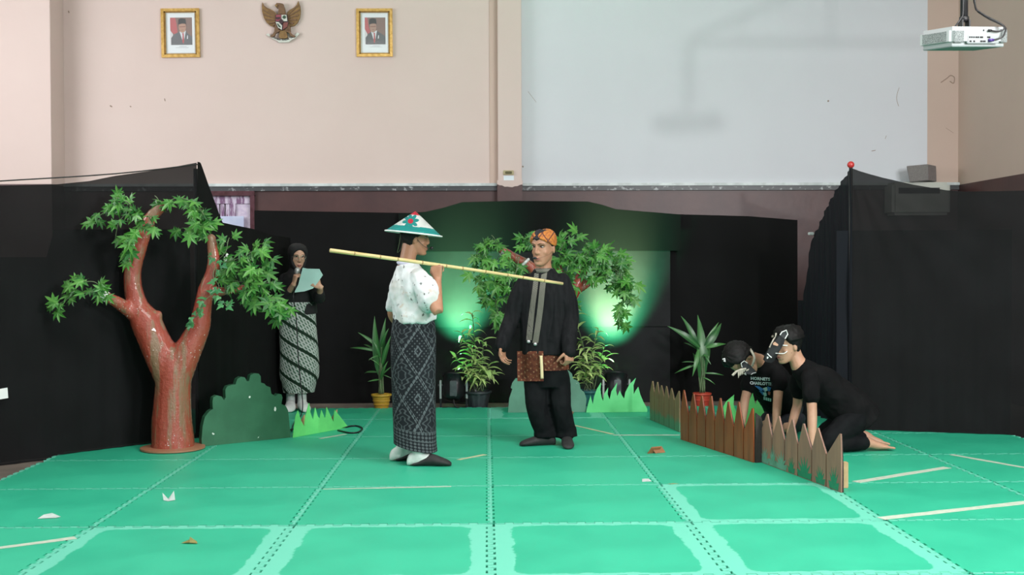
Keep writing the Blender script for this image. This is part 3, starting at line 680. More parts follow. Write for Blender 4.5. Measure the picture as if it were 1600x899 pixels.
bm = NB(); lathe(bm, [(.20, 0), (.225, .004), (.225, .016), (.16, .022)], (tb.x, tb.y, .001), 36); obj('base_disc', bm, MT('base_plywood', (.35, .16, .09), .5).m, tree)
bm = NB(); ce = at(161.5, 461.8, Yt-.205); dirc = (at(161, 461.5, Yt)-at(180, 471, Yt)).normalized(); Q = dirc.to_track_quat('Z', 'Y').to_matrix()
lathe(bm, [(.037, -.03), (.038, .0), (.033, .008), (.012, .009)], ce, 14, Q); obj('cut_end', bm, M_cut, tree)
bm = NB()
for u, v in ((198, 381), (347, 405), (350, 400), (203, 384)): ball(bm, at(u+5, v, Yt-.06), (.012, .012, .018), seg=8)
obj('foam_patch', bm, M_cut, tree)
SZ = .122
for pts, n, sz, sp in (
    ([(222, 345), (205, 322), (185, 312), (165, 330), (142, 348)], 15, SZ, 5), ([(220, 340), (212, 330), (198, 315), (180, 308)], 10, SZ, 6),
    ([(225, 350), (200, 335), (185, 350), (180, 375)], 7, SZ*.9, 3), ([(228, 345), (214, 365), (205, 380), (198, 408)], 11, SZ*1.1, 4), ([(232, 338), (236, 345), (240, 352)], 4, SZ, 4),
    ([(250, 318), (246, 310), (242, 306)], 2, SZ, 2), ([(258, 318), (275, 310), (292, 312), (312, 325), (328, 345)], 13, SZ, 6), ([(300, 315), (318, 335), (325, 352)], 8, SZ, 6), ([(330, 368), (318, 352), (300, 352), (288, 362)], 8, SZ, 5),
    ([(336, 410), (352, 395), (356, 378), (358, 372)], 3, SZ, 2), ([(345, 412), (370, 405), (398, 392), (412, 388)], 17, SZ, 7), ([(347, 415), (370, 425), (395, 425), (420, 418)], 22, SZ, 8),
    ([(350, 440), (375, 440), (400, 445), (425, 440)], 22, SZ, 9), ([(372, 430), (395, 460), (405, 463)], 12, SZ, 6), ([(395, 430), (415, 460), (432, 472), (440, 498)], 12, SZ*1.05, 5), ([(425, 468), (436, 478), (452, 480)], 5, SZ*1.1, 4),
    ([(164, 460), (150, 442), (130, 440), (112, 438)], 13, SZ, 4), ([(163, 462), (140, 458), (115, 462), (95, 474), (82, 484)], 12, SZ, 3)):
    spray(tree, pts, Yt-(.32 if max(p[0] for p in pts) < 170 else (.14 if max(p[0] for p in pts) < 242 else -.06)), n, sz*(.86 if max(p[0] for p in pts) < 242 else 1), sp*.7, mul=1.05)
for pts, n in (([(342, 405), (333, 430), (342, 450), (320, 470), (312, 490), (298, 500)], 12), ([(330, 460), (345, 470), (355, 478), (360, 470)], 7), ([(325, 395), (338, 420), (335, 440)], 5), ([(318, 480), (306, 492), (292, 508)], 5)):
    spray(tree, pts, Yt-.08, n, .055, 3.5, .05, IVY, 'ivy_strand', .002)
# ---- second tree behind the man in black
Y2 = 10.0
tree2 = empty('stage_tree', (at(872, 640, Y2).x, Y2, .001), 'leafy red prop tree standing behind the man in the black shirt', 'prop tree')
bm = NB(); bmbranch(bm, [(868, 645, 18), (868, 600, 17), (868, 540, 15), (872, 500, 14), (885, 475, 13), (897, 452, 11), (905, 438, 9), (913, 420, 7)], Y2)
bmbranch(bm, [(868, 520, 13), (856, 470, 11), (845, 440, 9.5), (832, 420, 8.5), (822, 412, 8), (805, 403, 7.5), (784, 391, 6.5)], Y2); bmbranch(bm, [(898, 456, 8), (915, 446, 6), (932, 438, 4.5), (947, 432, 4)], Y2); bmbranch(bm, [(868, 500, 9), (880, 450, 6), (876, 425, 5), (872, 414, 4)], Y2)
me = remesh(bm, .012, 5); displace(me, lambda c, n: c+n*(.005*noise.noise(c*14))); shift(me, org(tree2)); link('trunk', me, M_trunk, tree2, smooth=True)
bm = NB(); lathe(bm, [(.15, 0), (.16, .004), (.16, .016), (.1, .022)], (at(868, 640, Y2).x, Y2, .001), 30); obj('base_disc', bm, MT('base_plywood_b', (.3, .14, .08), .5).m, tree2)
bm = NB(); Q = Vector((-.9, -.15, .35)).to_track_quat('Z', 'Y').to_matrix(); lathe(bm, [(.04, -.03), (.04, 0), (.034, .008), (.01, .009)], at(784, 393, Y2), 12, Q); obj('cut_end', bm, M_cut, tree2)
for u0, v0, u1, v1 in ((817, 414, 826, 405), (917, 417, 914, 409)):
    bm = NB(); tube(bm, [at(u0, v0, Y2-.06), at((u0+u1)/2, (v0+v1)/2, Y2-.08), at(u1, v1, Y2-.05)], .012, 6); obj('foam_patch', bm, M_cut, tree2)
SZ = .128
for pts, n, sz, sp in (
    ([(780, 388), (772, 372), (768, 368)], 5, SZ, 3), ([(778, 392), (760, 385), (745, 395), (748, 412)], 16, SZ, 6), ([(780, 400), (770, 415), (755, 430), (752, 445)], 22, SZ, 8), ([(800, 405), (800, 425), (790, 445), (770, 460)], 24, SZ, 9),
    ([(785, 445), (775, 470), (778, 490), (780, 498)], 17, SZ, 6), ([(812, 400), (805, 430), (800, 450)], 9, SZ, 7), ([(838, 395), (825, 375), (830, 368), (815, 390)], 9, SZ*.9, 5),
    ([(872, 420), (876, 395), (882, 375), (893, 366)], 18, SZ, 8), ([(874, 410), (890, 400), (905, 398), (915, 405)], 20, SZ, 8), ([(880, 425), (890, 430), (885, 445), (900, 470)], 15, SZ, 7),
    ([(915, 420), (922, 395), (925, 385)], 5, SZ, 4), ([(912, 425), (930, 402), (950, 398), (968, 415)], 20, SZ, 7), ([(945, 430), (960, 420), (972, 435), (975, 450)], 20, SZ, 8), ([(960, 420), (972, 450), (973, 470), (970, 498)], 18, SZ, 5), ([(975, 430), (980, 450), (978, 462)], 8, SZ, 4), ([(950, 410), (935, 425), (925, 440)], 8, SZ, 6)):
    spray(tree2, pts, Y2, n, sz, sp, dY=.14)
# ---- painted cut-outs
def cutout(name, label, cat, pxs, A, B, th, mat, side=None, group=None, lean=0, foot=True):
    A = Vector((A.x, A.y, 0)); B = Vector((B.x, B.y, 0)); t_ = (B-A).normalized(); n = Vector((t_.y, -t_.x, 0)); pts = [plane_sz(u, v, A, B) for u, v in pxs]
    zmin = .001; pts = [(s, max(z, zmin)) for s, z in pts]; loc = A+(B-A)*.5; loc.z = zmin
    root = empty(name, loc, label, cat, group); bm = NB()
    prism(bm, pts, A, t_, (0, 0, 1), th, 1 if side else None); obj('board', bm, [mat, side] if side else [mat], root)
    if foot:
        L = (B-A).length
        for f in (.2, .8):
            bm = NB(); O = A+t_*(L*f)-n*.0; prism(bm, [(0, 0), (.12, 0), (0, .16)], O+Vector((0, 0, zmin)), -n, (0, 0, 1), .012); obj('stand', bm, M_stand, root)
    return root
M_stand = speckled('raw_wood', (.5, .34, .18), (.42, .28, .14), 20, .7)
t = MT('dark_green_board_paint', (.03, .12, .06), .32); c1 = t.mix(t.noise(5, 4).step(.3, .7), (.028, .115, .06), (.04, .15, .08)); ch = t.noise(17, 2, .4).step(.745, .76); st = t.noise(9, 3, .6, stretch=(1, 1, .15)).step(.6, .75)*.3
t.color(t.mix(ch, t.mix(st, c1, (.06, .2, .11)), (.75, .78, .74))); M_bush = t.m
t = MT('grey_green_board_paint', (.09, .27, .18), .45); ch = t.noise(14, 2, .4).step(.73, .745); t.color(t.mix(ch, t.mix(t.noise(6, 4).step(.3, .7), (.075, .21, .145), (.1, .27, .19)), (.75, .8, .76))); M_bush2 = t.m
B1 = [(455, 822), (452, 780), (458, 710), (470, 660), (495, 628), (513, 618), (511, 580), (515, 555), (535, 543), (560, 550), (573, 570), (582, 555), (580, 515), (590, 495), (615, 487), (635, 485), (645, 455), (665, 443), (685, 447), (697, 468), (708, 465), (715, 435), (735, 425), (760, 427), (770, 440), (772, 475), (790, 480), (800, 492), (822, 500), (828, 535), (850, 548), (865, 535), (882, 538), (888, 555), (882, 590), (905, 600), (918, 625), (930, 740), (930, 771)]
f3 = lambda L: [(180+x/3.457, 460+y/3.457) for x, y in L]
cutout('bush_cutout', 'dark green scalloped bush board standing right beside the red tree', 'bush board', f3(B1), fl(311.6, 697), fl(449, 683), .05, M_bush)
f8 = lambda L: [(760+x/4.085, 500+y/4.085) for x, y in L]
cutout('bush_cutout', 'grey-green scalloped bush board behind the legs of the man in black', 'bush board', f8([(137, 590), (145, 500), (165, 440), (155, 432), (165, 400), (185, 372), (210, 372), (225, 340), (300, 330), (350, 290), (430, 290), (480, 320), (520, 320), (545, 342), (550, 375), (575, 385), (592, 400), (598, 440), (622, 460), (636, 500), (630, 590)]), fl(793.5, 644.3), fl(914, 643.5), .04, M_bush2)
M_gr = speckled('bright_green_card', (.16, .72, .2), (.12, .62, .17), 5, .6); M_gre = MT('card_edge', (.5, .75, .4), .7).m
t = MT('light_green_card', (.12, .6, .2), .6); t.color(t.mix(t.noise(4, 3).step(.35, .65), (.1, .58, .2), (.14, .66, .25))); M_gr2 = t.m
cutout('grass_cutout', 'bright green card grass tuft beside the bush board and cable', 'grass cutout', f3([(958, 777), (964, 720), (972, 660), (985, 628), (1000, 680), (1018, 715), (1025, 660), (1045, 588), (1052, 640), (1066, 680), (1078, 612), (1092, 660), (1102, 672), (1112, 625), (1128, 668), (1134, 664), (1140, 610), (1160, 655), (1176, 690), (1183, 625), (1215, 665), (1252, 712), (1252, 722)]), fl(457, 684.5), fl(542, 668.7), .006, M_gr, M_gre, 'green card grass tufts')
f9 = lambda L: [(880+x/4.993, 480+y/4.993) for x, y in L]
cutout('grass_cutout', 'green card grass tuft with curved blades in front of the spotlight', 'grass cutout', f9([(178, 825), (195, 750), (213, 690), (224, 735), (230, 760), (240, 700), (262, 640), (295, 587), (290, 650), (298, 700), (310, 735), (318, 680), (350, 628), (346, 680), (362, 722), (375, 660), (420, 590), (412, 650), (422, 695), (440, 650), (458, 690), (475, 715), (484, 665), (515, 605), (567, 553), (548, 610), (550, 680), (565, 650), (585, 622), (600, 680), (625, 740), (655, 795), (655, 822)]), fl(915.6, 645), fl(1011, 644), .006, M_gr2, M_gre, 'green card grass tufts')
fA = fl(1122, 668); fB = fl(1205, 668)
cutout('grass_cutout', 'green card grass tuft half hidden behind the wooden fence', 'grass cutout', [(1122, 668), (1126, 645), (1134, 628), (1147, 617), (1146, 632), (1152, 648), (1158, 632), (1163, 622), (1166, 636), (1170, 628), (1176, 614), (1180, 632), (1185, 621), (1190, 636), (1198, 650), (1205, 668)], fA, fB, .006, M_gr, M_gre, 'green card grass tufts')
# ---- picket fence
M_cb = speckled('raw_cardboard_edge', (.44, .37, .27), (.34, .28, .2), 40, .8)
M_fback = speckled('dark_fence_backing', (.02, .016, .014), (.03, .024, .02), 20, .8)
def wood(name, a, b, rough=.35, green=None):
    t = MT(name, a, rough); n = t.noise(6, 4, .6, stretch=(3, 3, .35)); c = t.mix(n.step(.3, .7), a, b); r = t.rnd(); c = t.mix(r*.35, c, b)
    if green: X, Y, Z = t.xyz(); c = t.mix((t.noise(16, 3, .6)*.16-Z+.02).step(-.01, .05)*.75, c, green)
    t.color(c); t.bump(n, .004, .3); return t.m
M_f1 = wood('olive_fence_paint', (.22, .15, .07), (.165, .11, .055), .6, (.03, .22, .12)); M_f2 = wood('red_brown_fence_varnish', (.31, .076, .025), (.19, .045, .016), .3); M_f3 = wood('dull_brown_fence_paint', (.32, .165, .11), (.22, .115, .085), .6)
M_tuft = [speckled('pale_painted_tuft', (.13, .32, .24), (.1, .26, .18), 20, .6), speckled('dark_painted_tuft', (.01, .17, .085), (.015, .2, .1), 20, .6)]
def fence(A, B, hA, hB, n, mat, label, tufts=(), sh=.38, jit=.012, stand=False):
    A = Vector((A.x, A.y, 0)); B = Vector((B.x, B.y, 0)); L = (B-A).length; t_ = (B-A)/L; nf = Vector((t_.y, -t_.x, 0))
    if nf.x > 0: nf = -nf
    root = empty('picket_fence', A+(B-A)*.5+Vector((0, 0, .001)), label, 'fence', 'painted cardboard picket fences'); wd = L/n
    rf = random.Random(int(hA*1e4)); tops = []
    for k in range(n):
        h = hA+(hB-hA)*(k+.5)/n+rf.uniform(-jit, jit); x0, x1 = k*wd+.0055, (k+1)*wd-.0055; m = (x0+x1)/2+rf.uniform(-.1, .1)*wd; hs = h*(1-sh*wd/.15*.8)
        if k == n-1: m = x1-.012
        pts = [(x0, .0), (x1, 0), (x1, hs+rf.uniform(-.008, .008)), (m+.006, h), (m-.006, h), (x0, hs+rf.uniform(-.008, .008))]
        e = NB(); O = A+t_*0+Vector((0, 0, .001)); prism(e, pts, O, t_, (0, 0, 1), .009, 1)
        # front face is the one towards nf
        p = obj('plank', e, [mat, M_cb], root); tops.append((x0, x1, m, hs, h))
    b = NB(); pts = [(0.0, 0)]+[(L, 0)]
    for x0, x1, m, hs, h in reversed(tops): pts += [(x1+.003 if x1 < L-.01 else x1, hs-.004), (m, h-.014)]
    pts += [(tops[0][0], tops[0][3]-.004)]
    back = -nf*.004 if (t_.cross(Vector((0, 0, 1)))).dot(nf) > 0 else -nf*.0035
    O = A+Vector((0, 0, .001)); sgn = t_.cross(Vector((0, 0, 1)))
    prism(b, pts, O-sgn*.006 if sgn.dot(nf) > 0 else O+sgn*.009, t_, (0, 0, 1), .006); obj('backing_board', b, M_fback, root)
    for (s, hgt, wdt, dark) in tufts:
        b = NB(); q = [(-wdt/2, 0)]; nb = 7
        for k in range(nb):
            a = PI*(1-(k+.5)/nb); q.append((math.cos(a)*wdt*.62, math.sin(a)*hgt*rf.uniform(.8, 1.05)+.02)); 
            if k < nb-1: a2 = PI*(1-(k+1)/nb); q.append((math.cos(a2)*wdt*.3, math.sin(a2)*hgt*.5+.01))
        q.append((wdt/2, 0)); q = [(min(max(x+s, .004), L-.004), y+.004) for x, y in q]
        prism(b, q, O+(sgn*.0092 if sgn.dot(nf) > 0 else -sgn*.0012), t_, (0, 0, 1), .001); obj('painted_grass', b, M_tuft[dark], root)
    return root, A, B, t_, nf
fence(fl(1016.7, 656), fl(1063.5, 676), .335, .325, 6, M_f1, 'olive-brown picket fence panel farthest back, green paint at its foot', (), .42)
_, A2, B2, t2_, n2_ = fence(fl(1064.5, 687), fl(1179.5, 723.5), .375, .365, 8, M_f2, 'glossy red-brown picket fence panel in the middle of the row', (), .62)
bm = NB(); O = B2+Vector((0, 0, .001))+n2_*-.002; prism(bm, [(0, 0), (.11, 0), (.04, .3), (0, .33)], O, -n2_, (0, 0, 1), .01); obj('side_flap', bm, M_fback, _)
r3, A3, B3, t3_, n3_ = fence(fl(1189.4, 722), fl(1317, 770.5), .325, .34, 6, M_f3, 'dull brown picket fence panel nearest the camera with painted grass tufts', ((.07, .1, .12, 0), (.19, .12, .09, 0), (.31, .1, .14, 0), (.45, .09, .08, 1), (.62, .12, .16, 1), (.82, .1, .1, 1), (.98, .13, .1, 1)), .44)
bm = NB(); bb = fl(1319, 764); bb = Vector((bb.x+.012, bb.y+.03, .001)); box(bm, bb-Vector((.013, .02, 0)), bb+Vector((.016, .02, .15)), None, .002); obj('stand', bm, M_stand, r3)
# ---- potted plants
def blade(L=1.0, W=.14, droop=.5, seg=7, seed=0):
    """pointed leaf from the origin along +x, arching down"""
    bm = NB(); rows = []
    for i in range(seg+1):
        f = i/seg; w = W*math.sin(PI*min(1, (f*.93+.07)**.75))*.5 if i < seg else .0; x = f*math.cos(droop*f*.7); z = -droop*f*f*.75+.15*math.sin(PI*f*.6)
        rows.append([bm.verts.new((x, -w, z+w*.3)), bm.verts.new((x, 0, z)), bm.verts.new((x, w, z+w*.3))] if w > 1e-4 else [bm.verts.new((x, 0, z))])
    for a, b in zip(rows, rows[1:]):
        if len(b) == 3: bm.faces.new((a[0], a[1], b[1], b[0])); bm.faces.new((a[1], a[2], b[2], b[1]))
        else: bm.faces.new((a[0], a[1], b[0])); bm.faces.new((a[1], a[2], b[0]))
    me = mesh_of(bm, 'leaf'); me.polygons.foreach_set('use_smooth', [True]*len(me.polygons)); return me
t = MT('broad_dark_leaf', (.03, .15, .05), .35); X, Y, Z = t.xyz(); c1 = t.mix(t.rnd(), (.018, .09, .026), (.05, .18, .04)); t.color(t.mix((1-(Y.abs()*26).min(1))*.4, c1, (.12, .32, .1))); M_broad = t.m
t = MT('yellow_green_leaf', (.2, .4, .08), .45); X, Y, Z = t.xyz(); c1 = t.mix(t.rnd(), (.27, .46, .13), (.46, .60, .22)); t.color(t.mix((1-(Y.abs()*22).min(1))*.4, c1, (.5, .62, .25))); M_lime = t.m
BROAD = [blade(1, .13+.035*k, .15+.28*k, seed=k) for k in range(4)]; NARROW = [blade(1, .09, .5+.2*k) for k in range(2)]; LIME = [blade(1, .27, .3+.25*k) for k in range(4)]
for L_, m in ((BROAD, M_broad), (NARROW, M_broad), (LIME, M_lime)):
    for me in L_: me.materials.append(m)
M_soil = speckled('potting_soil', (.03, .02, .015), (.06, .04, .03), 60, .9)
def pot(root, c, r, h, mat, ribs=0, rings=()):
    bm = NB(); n = 40; prof = [(r*.68, 0), (r*.70, .005), (r*.9, h*.8), (r*.92, h*.86), (r*1.0, h*.87), (r*1.03, h*.9), (r*1.03, h), (r*.94, h), (r*.9, h*.88)]
    rg = lathe(bm, prof, c, n, None, True)
    if ribs:
        for i in (1, 2):
            for k, v in enumerate(rg[i]):
                if k % 4 < 2: v.co = Vector((c[0]+(v.co.x-c[0])*.955, c[1]+(v.co.y-c[1])*.955, v.co.z))
    obj('pot', bm, mat, root, smooth=not ribs)
    for z in rings: bm = NB(); rr = r*(.7+.2*z/.8); lathe(bm, [(rr*.99, z*h-.006), (rr+.005, z*h-.003), (rr+.005, z*h+.003), (rr*.99, z*h+.006)], c, 32, None, False); obj('pot_ring', bm, mat, root, True)
    bm = NB(); lathe(bm, [(r*.9, h*.85), (r*.5, h*.88), (.005, h*.9)], c, 20, None, False); obj('soil', bm, M_soil, root)
def palm(u, v, Y, ptop, leaves, potmat, label, r, h, rings=()):
    b = at(u, v, Y); c = (b.x, Y, -.024); root = empty('potted_plant', c, label, 'potted plant', 'potted plants along the backdrop'); pot(root, c, r, h, potmat, 0, rings)
    rp = random.Random(int(u)); base = Vector((b.x, Y, h*.85))
    for k, (u0, v0, u1, v1, wide, dy) in enumerate(leaves):
        p0 = at(u0, v0, Y+dy*.3); p1 = at(u1, v1, Y+dy); bm = NB(); q = base+Vector((rp.uniform(-.03, .03), rp.uniform(-.03, .03), 0))
        tube(bm, [q, q.lerp(p0, .6)+Vector((0, 0, .04)), p0], [.006, .005, .003], 6); s = obj('stem', bm, M_twig, root, True)
        d = p1-p0; me = rp.choice(BROAD[:3]) if wide else rp.choice(NARROW); L_ = d.length*1.08; X_ = d.normalized(); dr = X_ + Vector((0, 0, .22 if X_.z < .6 else .02))
        place_leaf(s, me, p0, dr, (rp.uniform(-.2, .2), -1, .35), L_)
    return root
M_pot1 = MT('mustard_plastic', (.5, .3, .035), .4).m; M_pot2 = MT('red_plastic', (.5, .06, .035), .4).m
M_pot3 = speckled('black_grey_plastic', (.025, .03, .035), (.035, .042, .048), 20, .4); M_pot4 = MT('teal_plastic', (.02, .12, .12), .4).m
c5 = lambda L: [(520+a/5.287, 480+b/5.287, 520+c/5.287, 480+d/5.287, w_, dy) for a, b, c, d, w_, dy in L]
palm(596, 634, 10.66, 0, c5([(385, 560, 350, 105, 1, .05), (400, 560, 440, 120, 1, .08), (385, 480, 310, 440, 0, -.1), (390, 400, 310, 450, 1, -.12), (385, 330, 200, 250, 1, .02), (380, 370, 135, 375, 0, .0), (370, 360, 215, 320, 0, .1), (380, 600, 295, 640, 1, -.1), (385, 540, 225, 570, 0, .1), (410, 560, 480, 500, 1, 0), (410, 500, 470, 320, 1, .06), (405, 480, 480, 250, 1, -.05), (390, 420, 350, 300, 1, -.1), (415, 560, 475, 600, 0, -.05), (400, 330, 450, 190, 1, -.1), (385, 450, 330, 340, 0, -.02), (400, 600, 440, 460, 1, -.1)]), M_pot1, 'broad-leaved plant in a mustard yellow pot left of the sarong', .093, .135, (.3, .55))
c6 = lambda L: [(1000+a/2.997, 480+b/2.997, 1000+c/2.997, 480+d/2.997, w_, dy) for a, b, c, d, w_, dy in L]
palm(1097, 630, 10.64, 0, c6([(288, 340, 283, 45, 1, .02), (270, 200, 205, 45, 1, .0), (280, 190, 130, 115, 1, -.08), (300, 180, 365, 80, 1, .06), (300, 200, 393, 70, 1, -.02), (310, 190, 405, 185, 1, -.08), (275, 200, 255, 320, 1, -.12), (270, 200, 195, 170, 0, .08), (265, 270, 170, 325, 0, -.02), (265, 260, 195, 270, 0, .05), (300, 310, 390, 335, 0, -.05), (295, 330, 345, 365, 0, -.1), (300, 220, 325, 270, 1, -.1), (280, 300, 250, 200, 1, .1), (295, 300, 330, 150, 1, .12), (290, 230, 320, 240, 1, -.1)]), M_pot2, 'broad-leaved plant in a red pot behind the picket fence', .085, .13, (.5,))
def bushy(u, v, Y, r, h, potmat, label, stems, n, ht, L_):
    b = at(u, v, Y); c = (b.x, Y, -.024); root = empty('potted_plant', c, label, 'potted plant', 'potted plants along the backdrop'); pot(root, c, r, h, potmat, 1); rp = random.Random(int(u)+5)
    for k, (ut, vt, dy, nl) in enumerate(stems):
        nl = int(nl*1.35)
        top = at(ut, vt, Y+dy); q = Vector((b.x+rp.uniform(-.05, .05), Y+rp.uniform(-.05, .05), h*.86)); mid = q.lerp(top, .55)+Vector((0, 0, .03)); bm = NB(); P_ = [p[0] for p in cr([(q,), (mid,), (top,)], 5)]
        tube(bm, P_, .004, 5, False); s = obj('stem', bm, M_twig, root, True)
        for i in range(nl):
            f = 1-(i/nl)*.75; j = min(len(P_)-2, int(f*(len(P_)-1))); p = P_[j].lerp(P_[j+1], f*(len(P_)-1)-j); a = i*2.4+k
            d = Vector((math.cos(a), math.sin(a)*.8-.15, rp.uniform(.05, .5)-.25*(1-f))); place_leaf(s, rp.choice(LIME), p, d, (0, -.25, 1), L_*rp.uniform(.75, 1.2))
bushy(747, 630, 10.62, .125, .165, M_pot3, 'lime-leaved plant in a ribbed black pot, lit by the spotlight', [(738, 490, 0, 14), (722, 520, -.05, 12), (712, 560, -.05, 9), (735, 540, -.1, 10), (755, 530, .02, 10), (725, 575, -.1, 8), (745, 565, -.12, 9), (765, 570, -.05, 10), (772, 585, .0, 8), (757, 580, -.12, 8), (718, 590, -.05, 6), (735, 588, -.14, 7), (748, 590, -.14, 7)], 0, 0, .125)
bushy(920, 636, 10.62, .115, .165, M_pot4, 'lime-leaved plant in a teal pot behind the man in black', [(898, 495, 0, 8), (908, 530, .02, 10), (935, 515, .05, 11), (945, 540, .05, 9), (925, 545, -.05, 10), (910, 555, -.1, 9), (945, 560, .0, 8), (902, 570, -.08, 8), (930, 572, -.1, 8), (915, 585, -.12, 8), (945, 575, .0, 6), (902, 592, -.1, 6)], 0, 0, .125)
# ---- par spotlights that wash the backdrop
M_can = MT('black_lamp_can', (.015, .015, .018), .35, metal=.3).m; M_canp = speckled('grey_lamp_plate', (.12, .13, .14), (.09, .1, .11), 20, .35, metal=.5); M_lens = MT('frosted_lens', (.5, .7, .6), .2).m; M_yoke = MT('pale_steel_yoke', (.45, .47, .47), .35, metal=.6).m
def par(u, v, Y, label, aim, pw):
    b = at(u, v, Y); c = Vector((b.x, Y, -.024)); root = empty('spotlight', c, label, 'spotlight', 'spotlights on the floor'); hz = c.z+.2; ce = Vector((c.x, Y, hz))
    ax_ = (Vector(aim)-ce).normalized(); Q = ax_.to_track_quat('Z', 'Y').to_matrix(); bm = NB()
    lathe(bm, [(.04, -.12), (.075, -.115), (.095, -.07), (.1, .0), (.1, .1), (.108, .1), (.108, .115), (.094, .115), (.09, .07)], ce, 28, Q); obj('can', bm, M_can, root, True)
    bm = NB(); lathe(bm, [(.09, .055), (.05, .06), (.01, .062)], ce, 24, Q); obj('lens', bm, M_lens, root)
    bm = NB(); box(bm, ce+Vector((-.032, -.118, -.07)), ce+Vector((.032, -.098, .075)), None, .006); obj('control_plate', bm, M_canp, root)
    for sx in (-1, 1):
        bm = NB(); box(bm, ce+Vector((sx*.122-.009, -.02, -.11)), ce+Vector((sx*.122+.009, .02, .07)), None, .004); obj('yoke', bm, M_yoke, root)
        bm = NB(); tube(bm, [ce+Vector((sx*.1, 0, .02)), ce+Vector((sx*.145, 0, .02))], .016, 10); obj('yoke_knob', bm, M_can, root)
    bm = NB(); box(bm, c+Vector((-.135, -.05, .0)), c+Vector((.135, .05, .014)), None, .004); box(bm, c+Vector((-.13, -.02, .01)), c+Vector((-.112, .02, .1))); box(bm, c+Vector((.112, -.02, .01)), c+Vector((.13, .02, .1))); obj('base_bracket', bm, M_can, root)
    bm = NB(); tube(bm, [ce+Vector((0, -.1, -.1)), c+Vector((.02, -.12, .04)), c+Vector((.1, -.13, .012)), c+Vector((.22, -.08, .01)), c+Vector((.3, .02, .01))], .006, 6); obj('power_cable', bm, M_can, root, True)
    for nm, col, e, sz, bl in (('lamp_green', (.07, 1.0, .40), pw[0], pw[3], 1.0), ('lamp_warm', (1.0, .95, .5), pw[1], pw[2], .9)):
        l = bpy.data.lights.new(nm, 'SPOT'); l.energy = e; l.color = col; l.spot_size = math.radians(sz); l.spot_blend = bl; l.shadow_soft_size = .05
        o = bpy.data.objects.new(nm, l); C.objects.link(o); o.parent = root; o.location = ce+ax_*.12-org(root); o.rotation_euler = ax_.to_track_quat('-Z', 'Y').to_euler()
par(709, 632, 10.58, 'black spotlight on the floor left of the ribbed black pot', at(724, 425, YB), (650, 200, 42, 58))
par(963, 633, 10.58, 'black spotlight half hidden behind the curved green grass', at(957, 438, YB), (650, 560, 46, 64))
# ---- tape, cable and litter on the mats
ZM = .0008
M_tape = speckled('worn_white_tape', (.5, .56, .46), (.42, .5, .4), 25, .6); M_tapey = speckled('yellowed_tape', (.6, .6, .36), (.5, .55, .35), 25, .6)
def tape(a, b, wd, m, label):
    A, B = fl(*a), fl(*b); A.z = B.z = ZM; d = (B-A).normalized(); n = Vector((-d.y, d.x, 0)); L_ = (B-A).length; bm = NB(); k = max(2, int(L_/.1)); rt_ = random.Random(int(a[0])); up = []; lo = []
    for i in range(k+1): up.append((L_*i/k, wd/2+rt_.uniform(-.004, .004))); lo.append((L_*i/k, -wd/2+rt_.uniform(-.004, .004)))
    prism(bm, lo+up[::-1], A, d, n, .0012); tag(obj('tape_strip', bm, m, loc=(A+B)/2), label, 'tape', 'tape strips on the mats')
tape((-8, 858), (118, 841), .05, M_tape, 'pale tape strip at the left edge of the mats')
tape((505, 765), (705, 761), .02, M_tape, 'thin pale tape along a mat seam left of the hat wearer')
tape((500, 686), (540, 679), .03, M_tape, 'short pale tape strip beside the cable loop')
tape((716, 719), (758, 711), .035, M_tapey, 'short yellowed tape strip between the two standing men')
tape((862, 657), (957, 679), .03, M_tapey, 'yellowed tape strip behind the feet of the man in black')
tape((958, 680.5), (1062, 680.5), .03, M_tape, 'pale tape strip leading to the red-brown fence')
tape((1338, 754), (1480, 731), .06, M_tape, 'wide pale tape strip right of the nearest fence panel')
tape((1376, 811), (1610, 785), .06, M_tape, 'long pale tape strip at the right edge of the picture')
tape((1486, 711), (1605, 732), .04, M_tape, 'pale tape strip near the right booth cloth')
tape((116, 706), (238, 692), .05, M_tape, 'pale tape strip at the foot of the left black curtain')
def pth(L, z=ZM+.006): return [Vector((fl(u, v).x, fl(u, v).y, z)) for u, v in L]
bm = NB(); tube(bm, pth([(447, 676), (462, 672), (500, 675), (535, 670), (555, 667), (566, 671), (560, 677), (545, 678), (528, 674)]), .007, 6); tag(obj('power_cable', bm, M_can, smooth=True, loc=fl(540, 675)), 'black cable looping on the mat beside the card grass', 'cable')
M_paper = speckled('white_scrap', (.85, .87, .86), (.75, .78, .78), 30, .6); M_kraft = speckled('brown_card_scrap', (.3, .12, .04), (.24, .1, .04), 30, .6); M_straw = speckled('straw_scrap', (.5, .45, .18), (.4, .36, .12), 30, .7)
def scrap(u, v, pts, m, label, h=.03):
    c = fl(u, v); c.z = ZM; bm = NB(); vs_ = [bm.verts.new(c+Vector((x*.01, y*.01, max(.001, z*.01)))) for x, y, z in pts]; ce = bm.verts.new(c+Vector((0, 0, .004)))
    for i in range(len(vs_)): bm.faces.new((ce, vs_[i], vs_[(i+1) % len(vs_)]))
    r = bmesh.ops.solidify(bm, geom=bm.faces[:], thickness=.0012); tag(obj('paper_scrap', bm, m, loc=c), label, 'litter', 'litter on the mats')
scrap(264, 783, [(-3, 0, .3), (-4.5, 3, 4), (-1, 2, .6), (2, 3, 5), (3.5, 0, .4), (0, -2, .1)], M_paper, 'white folded paper scrap with two upright tips on the mat')
scrap(76, 810, [(-5, -2, 0), (-3, 1, 1.5), (1, 2, 2.2), (6, 1, .4), (4, -1, .2), (0, -2, .3)], M_paper, 'flat white paper scrap near the left edge of the mats')
scrap(296, 850, [(-4, 0, .2), (-1, 4, 1), (0, 1, 3), (3, 2, .5), (4, -1, .2), (0, -1, .8)], M_straw, 'straw-coloured scrap on the front mats')
